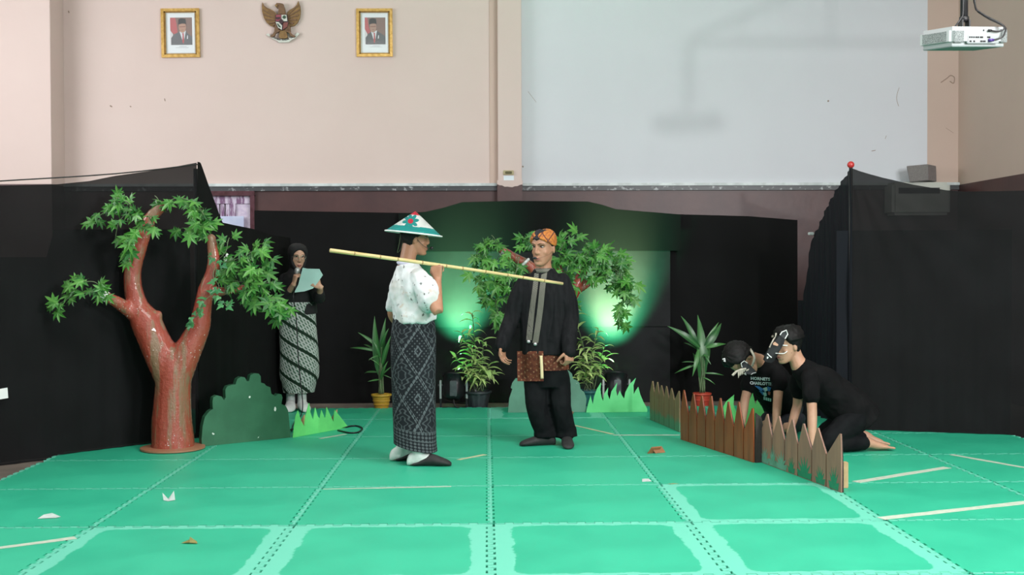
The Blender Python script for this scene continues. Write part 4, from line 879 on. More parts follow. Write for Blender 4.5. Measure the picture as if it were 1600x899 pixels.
scrap(1010, 752, [(-3, -3, 0), (-2, 4, .5), (2, 5, .5), (3, -2, 0)], M_paper, 'torn white paper bit on the mat seam before the fence')
scrap(1052, 757, [(-4, 0, .1), (0, .6, .4), (4, 1, .1), (0, -.5, .2)], M_straw, 'dry straw blade lying on the mat seam')
c = fl(1017, 708); bm = NB(); c.z = ZM
for sx in (-1, 1): prism(bm, [(0, 0), (.085, 0), (.085, .05), (0, .05)], c+Vector((-.03 if sx < 0 else .025, -.03, 0)), (.9, .43, 0), (.43*-.45*sx*0+(.55 if sx < 0 else -.55)*.9, (.55 if sx < 0 else -.55)*-.43, .83), .003)
tag(obj('card_scrap', bm, M_kraft, loc=c), 'small folded brown card tent lying before the fence', 'litter', 'litter on the mats')
# ================================================================== PEOPLE
def skinm(name, c):
    t = MT(name, c, .5, spec=.4); t.color(t.mix(t.noise(14, 3).step(.3, .7), c, (c[0]*.88, c[1]*.82, c[2]*.8))); t.bump(t.noise(150, 2), .0008, .2); return t.m
M_hair = MT('black_hair', (.005, .0045, .0045), .6, spec=.25); M_hair.bump(M_hair.noise(160, 3, .6), .004, .6); M_hair = M_hair.m
M_lip = MT('lip', (.33, .12, .1), .45).m; M_eyew = MT('eye_white', (.6, .58, .55), .3).m; M_iris = MT('dark_iris', (.012, .008, .006), .15).m
HS = [(-.118, .072, .045, .016), (-.112, .084, .02, .03), (-.098, .089, -.01, .043), (-.075, .088, -.04, .054), (-.05, .087, -.062, .0615), (-.02, .086, -.082, .067), (.01, .086, -.094, .071), (.04, .09, -.1, .0745), (.07, .084, -.098, .073), (.09, .07, -.088, .066), (.105, .046, -.066, .05), (.113, .016, -.036, .026)]
def hsec(z):
    z = max(HS[0][0], min(HS[-1][0], z))
    for a, b in zip(HS, HS[1:]):
        if z <= b[0]:
            f = (z-a[0])/(b[0]-a[0]); return [a[i]+(b[i]-a[i])*f for i in (1, 2, 3)]
    return list(HS[-1][1:])
def head_pt(th, z, off=0):
    yf, yb, hw = hsec(z); c = (yf+yb)/2; hd = (yf-yb)/2
    p = Vector((hw*math.sin(th), c+hd*math.cos(th), z)); n = Vector((math.sin(th)/max(hw, .02), math.cos(th)/max(hd, .02), 0)).normalized()
    k = max(0, (z-.05)/.063); n = (n*(1-.75*min(1, k))+Vector((0, 0, k))).normalized() if z > .05 else n
    return p+n*off
def head_mesh(bm, M, scale=1):
    loft(bm, [(M @ Vector((0, (a+b)/2, z)), M.to_3x3() @ Vector((w_, 0, 0)), M.to_3x3() @ Vector((0, (a-b)/2, 0))) for z, a, b, w_ in HS], 30, 3)
    m = lambda x, y, z: M @ Vector((x, y, z))
    tube(bm, [m(0, .082, .035), m(0, .092, .012), m(0, .0985, -.012), m(0, .0975, -.025), m(0, .085, -.034)], [.0055, .0075, .0095, .0105, .007], 10)
    for s in (-1, 1):
        ball(bm, m(s*.0125, .089, -.0255), .008, seg=10)
        ball(bm, m(s*.074, -.012, -.008), (.011, .018, .03), M.to_3x3() @ Matrix.Rotation(s*-.35, 3, 'Z'), 12)
        ball(bm, m(s*.036, .051, -.024), (.024, .02, .024), M.to_3x3(), 12)
        tube(bm, [m(s*.012, .087, .033), m(s*.034, .083, .036), m(s*.054, .066, .03)], [.006, .0065, .005], 8)
    tube(bm, [m(-.024, .078, -.062), m(0, .09, -.058), m(.024, .078, -.062)], .006, 8); tube(bm, [m(-.02, .077, -.071), m(0, .088, -.074), m(.02, .077, -.071)], .007, 8)
    ball(bm, m(0, .08, -.1), (.017, .012, .012), M.to_3x3(), 10)
def sculpt_face(me, M):
    I = M.inverted(); R3 = M.to_3x3()
    for v in me.vertices:
        q = I @ v.co
        if q.y > .03 and abs(q.z) < .13:
            d = 0
            for s in (-1, 1):
                d += .009*math.exp(-(((q.x-s*.031)/.017)**2+((q.z-.016)/.011)**2))
            d += .004*math.exp(-((q.x/.022)**2+((q.z+.0665)/.003)**2)); d += .004*math.exp(-((q.x/.03)**2+((q.z+.086)/.008)**2))
            if d > 1e-4: v.co += R3 @ Vector((0, -d, 0))
def face(root, M, closed=False, brow=True, lips=True):
    m = lambda x, y, z: M @ Vector((x, y, z)); R3 = M.to_3x3()
    for s in (-1, 1):
        bm = NB(); ball(bm, m(s*.031, .0705, .016), (.0135, .0095, .003 if closed else .0062), R3, 12); e = obj('eye', bm, M_eyew, root, True)
        bm = NB(); ball(bm, m(s*.0295, .0775, .0155), (.0058, .0036, .003 if closed else .0054), R3, 10); obj('iris', bm, M_iris, e, True)
        bm = NB(); tube(bm, [m(s*.045, .067, .019), m(s*.03, .0805, .0235 if not closed else .0215), m(s*.016, .078, .019)], .0022, 6); obj('eyelash', bm, M_hair, e, True)
        if brow: bm = NB(); tube(bm, [m(s*.012, .0925, .033), m(s*.032, .089, .0395), m(s*.052, .0725, .034)], [.0016, .0022, .0012], 6); obj('eyebrow', bm, M_hair, root, True)
    if lips:
        bm = NB(); tube(bm, [m(-.023, .0815, -.0645), m(-.008, .0945, -.061), m(0, .095, -.0625), m(.008, .0945, -.061), m(.023, .0815, -.0645)], [.002, .0042, .004, .0042, .002], 6); obj('lips', bm, M_lip, root, True)
        bm = NB(); tube(bm, [m(-.02, .0815, -.0675), m(0, .093, -.073), m(.02, .0815, -.0675)], [.002, .0055, .002], 6); obj('lips', bm, M_lip, root, True)
def shell(root, M, off, name, mat, zlo=-.11, zhi=.1125, nth=56, nz=30, rough=.003, seed=0):
    """closed cap around the head; off(theta, z) gives its lift (negative = inside the head)"""
    bm = NB(); rows = []
    for j in range(nz+1):
        z = zlo+(zhi-zlo)*j/nz; rows.append([bm.verts.new(M @ (head_pt(2*PI*k/nth, z, off(2*PI*k/nth if k <= nth/2 else 2*PI*k/nth-2*PI, z)+rough*noise.noise(Vector((k*.55, j*.6, seed))))) ) for k in range(nth)])
    for a, b in zip(rows, rows[1:]):
        for k in range(nth): bm.faces.new((a[k], a[(k+1) % nth], b[(k+1) % nth], b[k]))
    bm.faces.new(rows[0][::-1]); bm.faces.new(rows[-1]); return obj(name, bm, mat, root, True)
def short_hair(th, z, t=.013, fade=True):
    a = abs(th)*180/PI
    line = .082 if a < 40 else (.082-(a-40)/30*.06 if a < 70 else (.022-(a-70)/25*.03 if a < 95 else (-.008-(a-95)/30*.05 if a < 125 else -.068)))
    k = (z-line)/.018
    return -.006+(t+.006)*max(0, min(1, k))
def hand(bm, wr, F, P, right, curl, thumb=(.4, .5), spread=0.0, sc=1.0, idx=None):
    """wr wrist, F finger direction, P palm normal; curl = three joint angles"""
    F = Vector(F).normalized(); P = Vector(P); P = (P-F*P.dot(F)).normalized(); T = F.cross(P) if right else P.cross(F); wr = Vector(wr)
    loft(bm, [(wr-F*.02, T*.024*sc, P*.018*sc), (wr, T*.026*sc, P*.017*sc), (wr+F*.03*sc, T*.034*sc, P*.0155*sc), (wr+F*.065*sc+T*.002, T*.041*sc, P*.0145*sc), (wr+F*.088*sc, T*.041*sc, P*.0125*sc)], 16, 2, power=2.6)
    tips = []
    for k, (o, ls, r) in enumerate(((.031, (.041, .026, .021), .0082), (.0105, (.045, .03, .022), .0084), (-.0105, (.042, .028, .021), .008), (-.031, (.033, .021, .019), .0072))):
        cs = curl if idx is None or k else idx
        p = wr+F*(.083-.004*abs(k-1))*sc+T*o*sc; a = 0; pts = [p-F*.02*sc]; rad = [r*1.05*sc]; pts.append(p); rad.append(r*1.05*sc); sd = T*(spread*(1.5-k))
        for j in range(3):
            a += cs[j]*(1+.06*k); d = (F*math.cos(a)+P*math.sin(a)+sd*.5*math.cos(a)).normalized(); p = p+d*ls[j]*sc; pts.append(p); rad.append(r*(1-.07*(j+1))*sc)
        tube(bm, pts, rad, 10, True, 3); ball(bm, pts[-1], rad[-1], seg=8)
        for q, rr in zip(pts[1:-1], rad[1:-1]): ball(bm, q, rr*1.04, seg=8)
        tips.append(p)
    p = wr+F*.028*sc+T*.026*sc+P*.004; d = (F*.62+T*.7+P*thumb[0]).normalized(); pts = [p]; rad = [.0135*sc]
    for j, (l, r) in enumerate(((.036, .0115), (.03, .0095), (.024, .008))):
        pts.append(pts[-1]+d*l*sc); rad.append(r*sc); d = (d+(F*.3-T*.35+P*.5)*thumb[1]).normalized()
    tube(bm, pts, rad, 10, True, 3); ball(bm, pts[-1], rad[-1], seg=8)
def foot(bm, ankle, toe, r=.034):
    ankle, toe = Vector(ankle), Vector(toe); d = toe-ankle; d.z = 0; L_ = d.length; d.normalize(); s = d.cross(Vector((0, 0, 1))); z0 = toe.z
    h = lambda f, hh, wd: (ankle+d*(L_*f)+Vector((0, 0, z0+hh-ankle.z)), s*wd, Vector((0, 0, hh)))
    loft(bm, [h(-.36, .018, .014), h(-.3, .032, .027), h(-.12, .045, .033), h(.15, .042, .034), h(.45, .03, .037), h(.75, .02, .04), h(.92, .014, .034), h(1.0, .009, .018)], 18, 3, power=2.4)
    limb(bm, [ankle+Vector((0, 0, .06)), ankle+Vector((0, 0, 0)), ankle+Vector((0, 0, z0+.045-ankle.z))-d*.015], [r, r*.98, r*1.02], 14)
def slim(T): return [(c, a*.86, b*.86) for c, a, b in T]
def secs_of(tors, r, up=None):
    out = []
    for i, (c, hw, hd) in enumerate(tors):
        c = Vector(c); a = Vector(tors[max(i-1, 0)][0]); b = Vector(tors[min(i+1, len(tors)-1)][0]); t_ = (b-a).normalized(); rr = (r-t_*r.dot(t_)).normalized(); out.append((c, rr*hw, rr.cross(t_)*-hd))
    return out
def cloth_mesh(parts_fn, voxel, off, amp=.006, freq=(9, 9, 9), amp2=.002, it=4, seed=0):
    bm = NB(); parts_fn(bm); me = remesh(bm, voxel, it)
    def fn(c, n):
        k = amp*noise.noise(Vector((c.x*freq[0]+seed, c.y*freq[1], c.z*freq[2])))+amp2*noise.noise(c*38)
        q = noise.noise(Vector((c.x*freq[0]*1.7+seed*2, c.y*freq[1]*1.7, c.z*freq[2]*1.5))); k += amp*.8*(abs(q)*-1+.3)
        return c+n*k
    displace(me, fn); shift(me, off); return me
def uvloft(secs, n=72, per=6, fold=None, start=0):
    """open tube with UV in metres round and up"""
    st = cr([(Vector(c), Vector(a), Vector(b)) for c, a, b in secs], per); bm = NB(); uvl = bm.loops.layers.uv.new('UVMap'); rings = []
    for j, (c, a, b) in enumerate(st):
        ring = []
        for k in range(n+1):
            t_ = 2*PI*k/n; o = a*math.cos(t_)+b*math.sin(t_); f_ = j/(len(st)-1)
            if fold: o = o*(1+fold(t_, f_))
            ring.append(bm.verts.new(c+o))
        rings.append(ring)
    per_ = sum((rings[len(rings)//2][k+1].co-rings[len(rings)//2][k].co).length for k in range(n))
    vv = [0]
    for j in range(1, len(st)): vv.append(vv[-1]+(st[j][0]-st[j-1][0]).length)
    for j in range(len(rings)-1):
        for k in range(n):
            f = bm.faces.new((rings[j][k], rings[j][k+1], rings[j+1][k+1], rings[j+1][k]))
            for lp, (kk, jj) in zip(f.loops, ((k, j), (k+1, j), (k+1, j+1), (k, j+1))): lp[uvl].uv = (kk/n*per_, vv[jj])
    bmesh.ops.solidify(bm, geom=bm.faces[:], thickness=.004)
    return bm
def bvh_of(o):
    off = org(o); me = o.data; return BVHTree.FromPolygons([v.co+off for v in me.vertices], [p.vertices[:] for p in me.polygons])
def cast(bvh, u, v, lift=.002):
    d = ray(u, v).normalized(); h = bvh.ray_cast(CAM, d)
    return None if h[0] is None else h[0]-d*lift
def strip_on(bvh, pairs, per=6, lift=.003, nx=2):
    """ribbon between pixel pairs ((u0,v0),(u1,v1)) laid on a surface"""
    bm = NB(); rows = []; P_ = cr([(Vector((a[0], a[1], 0)), Vector((b[0], b[1], 0))) for a, b in pairs], per)
    last = None
    for a, b in P_:
        row = []
        for k in range(nx+1):
            q = a.lerp(b, k/nx); h = cast(bvh, q.x, q.y, lift); row.append(h)
        if any(h is None for h in row):
            continue
        rows.append([bm.verts.new(h) for h in row])
    for a, b in zip(rows, rows[1:]):
        for k in range(nx): bm.faces.new((a[k], a[k+1], b[k+1], b[k]))
    return bm
def up_z(v): return Vector((v[0], v[1], 0))
# ------------------------------------------------------------------ cloth materials
t = MT('stained_white_cotton', (.72, .76, .78), .85); c1 = t.mix(t.noise(5, 4, .6).step(.45, .75), (.62, .65, .665), (.5, .505, .48))
s1 = t.noise(18, 3, .6).step(.6, .72)*.7; s2 = t.noise(48, 2, .5, stretch=(1, 1, .6)).step(.66, .69); c1 = t.mix(s1*.6, c1, (.45, .27, .14)); t.color(t.mix(s2*.85, c1, (.06, .055, .05))); t.bump(t.noise(60, 3), .002, .3); M_shirtA = t.m
def ikat():
    t = MT('charcoal_woven_sarong', (.03, .035, .045), .85); U_, V_, _ = t.xyz('UV'); a, b = .225, .31; wob = t.noise(30, 2, .5, 'UV')
    p, q = U_/a+.14, V_/b+.45; du = ((p.frac()-.5)*2).abs(); dv = ((q.frac()-.5)*2).abs(); s = du+dv
    band = (s-1).abs().lt(.11); dash = ((U_-V_*.72)*85).sin()*((U_+V_*.72)*85).sin(); lat = band*dash.abs().gt(.18)
    dots = (s.lt(.82))*(((U_*190).sin()*(V_*190).sin()).gt(.55)); cen = (s-.2).abs().lt(.05)
    s2 = (1-du)+(1-dv); zig = ((s2-.62+(V_*170).sin()*.09).abs().lt(.07)).max((s2-.3+(V_*170).cos()*.06).abs().lt(.05))
    body = lat.max(dots*.7).max(cen).max(zig*.55*(s.gt(1.14)))
    bord = V_.lt(.125); rows = ((V_*150).sin().abs()+(U_*110).sin().abs()); bpat = (rows.gt(1.35)).max((V_-.125).abs().lt(.004)).max((V_-.07).abs().lt(.003))
    pat = body*(1-bord)+bpat*bord*.8
    t.color(t.mix(pat*(wob.step(.25, .5)*.6+.35), (.017, .021, .028), (.2, .23, .25))); t.bump(t.noise(140, 2, .5, 'UV'), .001, .3); return t.m
M_sarA = ikat()
def lereng():
    t = MT('green_white_batik_sarong', (.4, .5, .4), .8); U_, V_, _ = t.xyz('UV'); d = V_-U_*.62; b1 = (d/.165).frac(); dark = (b1-.5).abs().lt(.1)
    k = (U_*.9-V_*.45)*1.0; n1 = t.noise(34, 3, .6, 'UV', (1.4, .5, 1)); st = ((U_*230-V_*100).sin()+((d*250).sin())*.6+(n1-.5)*2.2).gt(.5)
    c = t.mix(st, (.74, .8, .77), (.05, .17, .09)); t.color(t.mix(dark, c, (.012, .045, .022))); return t.m
M_sarC = lereng()
t = MT('black_woven_shirt', (.008, .009, .011), .8, spec=.15); t.color(t.mix(t.noise(40, 3, .6, stretch=(1, 1, .1)).step(.4, .6), (.0055, .006, .007), (.0095, .010, .0115))); t.bump(t.noise(120, 2), .001, .3); M_shirtB = t.m
M_blackt = speckled('black_jersey', (.0045, .0045, .005), (.007, .007, .0075), 9, .85, spec=.12); M_trous = speckled('black_twill', (.0045, .005, .006), (.0075, .0085, .0095), 10, .85, spec=.12)
M_navyt = speckled('navy_twill', (.012, .013, .02), (.017, .018, .026), 10, .8)
M_white_sock = speckled('white_sock', (.72, .76, .74), (.6, .64, .62), 20, .85); M_blk_shoe = speckled('black_cloth_slipper', (.012, .012, .013), (.02, .02, .02), 30, .7)
t = MT('silver_gold_embroidery', (.2, .19, .14), .6); X, Y, Z = t.xyz(); w_ = ((Z*700).sin()*((X+Y)*620).sin()).gt(.1); t.color(t.mix(w_, (.055, .055, .045), (.2, .19, .15))); M_emb = t.m
t = MT('orange_batik_headcloth', (.4, .15, .03), .7); X, Y, Z = t.xyz(); l1 = ((X*1.0+Z*.9)*62).sin().abs().lt(.17); l2 = ((X*1.0-Z*.9+Y*.4)*62).sin().abs().lt(.17); t.color(t.mix(l1.max(l2), t.mix(t.noise(40, 3).step(.4, .6), (.46, .17, .03), (.34, .12, .03)), (.05, .02, .015))); M_head = t.m
t = MT('brown_batik_sash', (.22, .07, .03), .8); X, Y, Z = t.xyz(); dd = ((X*150).sin()*(Z*150+X*40).sin()*.7+(t.noise(75, 2)-.5)*1.8).gt(.52); t.color(t.mix(dd, t.mix(t.noise(30, 3).step(.4, .6), (.22, .065, .03), (.13, .035, .018)), (.4, .23, .12))); M_sash = t.m
M_cream = MT('cream_ribbon', (.62, .52, .3), .7).m
M_hijab = speckled('black_hijab', (.006, .006, .007), (.009, .009, .010), 9, .85)
SK_A, SK_B, SK_C, SK_D = skinm('tan_skin_a', (.40, .205, .125)), skinm('tan_skin_b', (.40, .213, .132)), skinm('tan_skin_c', (.56, .34, .235)), skinm('tan_skin_d', (.52, .30, .20))
def slab(c, hw, hd): return (c, hw, hd)
def leg_pts(hip, knee, ank, k=1): return [Vector(hip), Vector(hip).lerp(Vector(knee), .5), Vector(knee), Vector(knee).lerp(Vector(ank), .35), Vector(ank)]
LEGR = [.078, .066, .05, .05, .034]; ARMR = [.03, .036, .034, .033, .024]
def arm_pts(s, e, w_): s, e, w_ = Vector(s), Vector(e), Vector(w_); return [s, s.lerp(e, .5), e, e.lerp(w_, .35), w_]
# ================================================================== man in the conical hat
P0, P1 = at(516, 391.5, 7.0), at(879, 443.5, 7.95)
def pole_at(u):
    lo, hi = 0, 1
    for _ in range(40):
        m = (lo+hi)/2; p = P0.lerp(P1, m); d = p-CAM; uu = 800+FPX*d.dot(RT)/d.dot(FW)
        if uu < u: lo = m
        else: hi = m
    return P0.lerp(P1, lo)
def personA():
    r = Vector((.5, -.866, 0)); f = Vector((.866, .5, 0)); c0 = at(648, 700, 7.5); root = empty('person', (c0.x, 7.5, 0), 'person in a painted conical hat and dark sarong carrying a bamboo pole, seen from behind', 'person'); o = org(root)
    tors = [(at(646, 540, 7.5), .145, .115), (at(646, 515, 7.5), .14, .11), (at(645, 490, 7.5), .125, .1), (at(641, 455, 7.5), .145, .105), (at(638, 434, 7.5), .13, .09), (at(636, 418, 7.49), .075, .065)]
    hc = at(648.5, 373.5, 7.5); hf = Vector((.97, .22, -.06)).normalized(); hu = Vector((.12, 0, 1)); hr = hf.cross(hu).normalized(); hu = hr.cross(hf); HM = fr(hc, hr, hf, hu) @ Matrix.Scale(.9, 4)
    shR, shL = at(657, 434, 7.37), at(622, 436, 7.62)
    pp = pole_at(684); F = Vector((-.1, .02, 1)).normalized(); P = Vector((.35, .93, 0)); wr = pp-F*.088-P.normalized()*.024
    el = at(683.5, 487, 7.25); elL, wrL = at(613, 489, 7.66), at(634, 530, 7.76)
    anR, toR = at(655, 707, 7.42), Vector((at(703, 727, 7.38).x, 7.4, .004)); anL, toL = at(629, 703, 7.62), Vector((at(680, 715, 7.62).x, 7.64, .004))
    bm = NB(); loft(bm, secs_of(slim(tors), r), 28, 4); head_mesh(bm, HM)
    limb(bm, [at(635, 421, 7.49), at(637, 405, 7.49), hc+HM.to_3x3() @ Vector((0, -.03, -.05))], [.062, .053, .054])
    limb(bm, arm_pts(shR, el, wr), ARMR); limb(bm, arm_pts(shL, elL, wrL), ARMR)
    hand(bm, wr, F, P, True, (1.15, 1.25, .8), (.6, .9)); hand(bm, wrL, (wrL-elL), (.3, -.5, -.3), False, (.4, .5, .3))
    hipR, hipL = at(652, 545, 7.43), at(640, 545, 7.57); limb(bm, leg_pts(hipR, at(655, 630, 7.42), anR), LEGR); limb(bm, leg_pts(hipL, at(640, 630, 7.58), anL), LEGR); foot(bm, anR, toR); foot(bm, anL, toL)
    me = remesh(bm, .005, 4); sculpt_face(me, HM); shift(me, o); link('body', me, SK_A, root, smooth=True)
    face(root, HM, True); shell(root, HM, lambda th, z: short_hair(th, z, .014), 'hair', M_hair, rough=.006)
    # shirt
    def sp(bm):
        ts = [(at(648, 503, 7.5), .165, .14), (at(647, 490, 7.5), .17, .14), (at(644, 470, 7.5), .165, .13), (at(641, 450, 7.5), .17, .125), (at(638.5, 432, 7.5), .15, .105), (at(637, 422, 7.49), .11, .085), (at(636, 413, 7.49), .07, .066)]
        loft(bm, secs_of(ts, r), 30, 4); e1 = shR.lerp(el, .68)+Vector((-.012, .02, 0)); limb(bm, [shR+Vector((-.01, .02, 0)), shR.lerp(el, .35), e1], [.06, .068, .08]); limb(bm, [shL+Vector((.02, -.02, 0)), shL.lerp(elL, .4), shL.lerp(elL, .78)], [.05, .052, .056])
    me = cloth_mesh(sp, .0075, o, .017, (10, 10, 6), .003, seed=3); sh_ = link('shirt', me, M_shirtA, root, smooth=True)
    bm = NB(); lathe(bm, [(.062, -.012), (.07, .0), (.066, .008), (.058, .004)], at(636, 412, 7.49), 24, Matrix.Rotation(.12, 3, 'Y'), False); obj('collar', bm, speckled('lilac_rib', (.6, .58, .72), (.55, .53, .68), 30, .85), root, True)
    # sarong
    sec = [(at(649, 697, 7.5), .152, .142), (at(648, 680, 7.5), .15, .14), (at(647, 640, 7.5), .152, .14), (at(646, 590, 7.5), .158, .142), (at(646, 550, 7.5), .165, .145), (at(646, 520, 7.5), .162, .142), (at(646, 500, 7.5), .15, .132), (at(645, 487, 7.5), .135, .12)]
    def fold(t_, f_): return .02*math.sin(3*t_+2*f_)*(1-f_)+.012*math.sin(7*t_+5*f_)+.05*max(0, f_-.75)*math.sin(9*t_+9*f_)
    bm = uvloft([(c, -r*a+Vector((0, 0, .028 if i < 2 else 0)), f*b-Vector((0, 0, .018 if i < 2 else 0))) for i, (c, a, b) in enumerate(sec)], 84, 7, fold); obj('sarong', bm, M_sarA, root, True)
    bm = NB(); cc = at(668, 503, 7.44); limb(bm, [at(655, 497, 7.35), cc, at(676, 508, 7.45)], [.016, .022, .014]); limb(bm, [cc, at(672, 514, 7.45)], [.018, .012]); me = remesh(bm, .008, 4); displace(me, lambda c, n: c+n*.008*noise.noise(c*25)); shift(me, o); link('sarong_knot', me, M_sarA, root, smooth=True)
    bm = NB(); sec2 = [(at(640, 694, 7.56), .1, .1), (at(640, 680, 7.56), .1, .1), (at(640, 660, 7.56), .1, .1)]; loft(bm, [(c, r*a, f*b) for c, a, b in sec2], 24, 2); obj('underskirt', bm, M_white_sock, root, True)
    for an, to in ((anR, toR), (anL, toL)):
        d = up_z(to-an); L_ = d.length; d.normalize(); s = d.cross(Vector((0, 0, 1)))
        bm = NB(); limb(bm, [an+Vector((0, 0, .12)), an+Vector((0, 0, .04)), Vector((an.x, an.y, .05))-d*.012], [.041, .04, .041])
        h = lambda f_, hh, wd: (Vector((an.x, an.y, hh+.003))+d*(L_*f_), s*wd, Vector((0, 0, hh)))
        loft(bm, [h(-.4, .018, .018), h(-.33, .036, .031), h(-.12, .048, .037), h(.15, .045, .038), h(.5, .032, .04)], 18, 3); me = remesh(bm, .006, 4); shift(me, o); link('sock', me, M_white_sock, root, smooth=True)
        bm = NB(); loft(bm, [h(-.2, .008, .038), h(-.02, .016, .042), h(.18, .032, .043), h(.42, .038, .045), h(.75, .026, .047), h(.95, .017, .038), h(1.04, .01, .016)], 18, 3); obj('slipper', bm, M_blk_shoe, root, True)
    # head-worn microphone
    bm = NB(); m = lambda x, y, z: HM @ Vector((x, y, z)); tube(bm, [m(.078, -.01, .01), m(.072, .05, -.045), m(.05, .1, -.062), m(.03, .116, -.06)], .0018, 5); ball(bm, m(.025, .122, -.06), .011, seg=10); obj('headset_microphone', bm, M_blk, root, True)
    # hat
    ax = Vector((-.11, 0, 1)).normalized() if False else Vector((.105, 0, 1)).normalized(); apex = at(649, 330.5, 7.5); bl, br = at(602, 360.5, 7.5), at(690.5, 370, 7.5); cb = (bl+br)/2; R_ = (br-bl).length/2; H_ = (apex-cb).length
    hx = (br-bl).normalized(); hz = Vector((0, -1, 0)).cross(hx)*1; hz = hx.cross(Vector((0, 1, 0))); hz = hz if hz.z > 0 else -hz; hy = hz.cross(hx); HMx = fr(cb, hx, hy, hz)
    ht = empty('conical_hat', cb, 'conical hat painted white and teal with a red-centred flower, on the pole carrier', 'hat')
    lx = (apex-cb).dot(hx); bm = NB(); n = 56; rg = []
    for k in range(9):
        f_ = k/8; rg.append([bm.verts.new(Vector((lx*f_+R_*(1-f_*.985)*math.cos(2*PI*i/n), R_*(1-f_*.985)*math.sin(2*PI*i/n), H_*f_))) for i in range(n)])
    for a, b in zip(rg, rg[1:]):
        for i in range(n): bm.faces.new((a[i], a[(i+1) % n], b[(i+1) % n], b[i]))
    bm.faces.new(rg[-1]); bmesh.ops.solidify(bm, geom=bm.faces[:], thickness=.003)
    bmesh.ops.transform(bm, matrix=HMx.to_3x3().to_4x4(), verts=bm.verts); me = mesh_of(bm)
    t = MT('painted_hat', (.75, .78, .76), .5); M3 = HMx.to_3x3().inverted(); X, Y, Z = t.xyz()
    lxn = X*M3[0][0]+Y*M3[0][1]+Z*M3[0][2]; lyn = X*M3[1][0]+Y*M3[1][1]+Z*M3[1][2]; lzn = X*M3[2][0]+Y*M3[2][1]+Z*M3[2][2]
    wv = t.noise(22, 3, .6); rim = (lzn/H_+(wv-.5)*.12).lt(.30); fx = (lxn+.023)/1.0; fz = (lzn-.077)*1.05; rr = (fx*fx+fz*fz).sqrt(); an_ = fz.atan2(fx)
    pet = rr.lt((an_*4+.6).sin().abs()*.024+.031)*lyn.lt(0); dot_ = rr.lt(.018)*lyn.lt(0); tip = (lzn/H_).gt(.83)
    c1 = t.mix(rim, t.mix(wv.step(.5, .75)*.4, (.78, .8, .78), (.6, .62, .6)), (.02, .36, .34)); c1 = t.mix(pet, c1, (.02, .34, .32)); c1 = t.mix(dot_, c1, (.62, .04, .07)); t.color(t.mix(tip, c1, (.62, .04, .07)))
    link('cone', me, t.m, ht, smooth=True)
    bm = NB(); tube(bm, [HMx @ Vector((R_*math.cos(2*PI*i/40), R_*math.sin(2*PI*i/40), .0)) for i in range(41)], .0055, 8, False); obj('rim', bm, M_white_sock, ht, True)
    bm = NB(); tube(bm, [HMx @ Vector((-.07, .02, .02)), at(628, 385, 7.52), at(621, 395, 7.5), at(624, 380, 7.46), HMx @ Vector((-.08, -.04, .02))], .0012, 5); obj('chin_string', bm, M_twig, ht, True)
    return wr
personA()
t = MT('dry_bamboo', (.62, .5, .24), .4); t.color(t.mix(t.noise(9, 3, .6, stretch=(.3, .3, 3)).step(.35, .7), (.66, .54, .27), (.5, .38, .15))); M_bam = t.m; M_node = MT('bamboo_node', (.3, .2, .08), .5).m
bp = empty('bamboo_pole', (P0+P1)/2, 'long pale bamboo pole resting on the shoulder of the person in the hat', 'pole')
bm = NB(); tube(bm, [P0.lerp(P1, k/12)+Vector((0, 0, .006*math.sin(PI*k/12))) for k in range(13)], [.0128-.0025*k/12 for k in range(13)], 14, False); obj('cane', bm, M_bam, bp, True)
for k in range(1, 11):
    f_ = k/11+.01*((k*7) % 3-1); p = P0.lerp(P1, f_)+Vector((0, 0, .006*math.sin(PI*f_))); d = (P1-P0).normalized(); bm = NB(); rr = .0128-.0025*f_
    tube(bm, [p-d*.005, p-d*.0015, p+d*.0015, p+d*.005], [rr*.98, rr*1.13, rr*1.13, rr*.98], 14, False); obj('node', bm, M_node, bp, True)
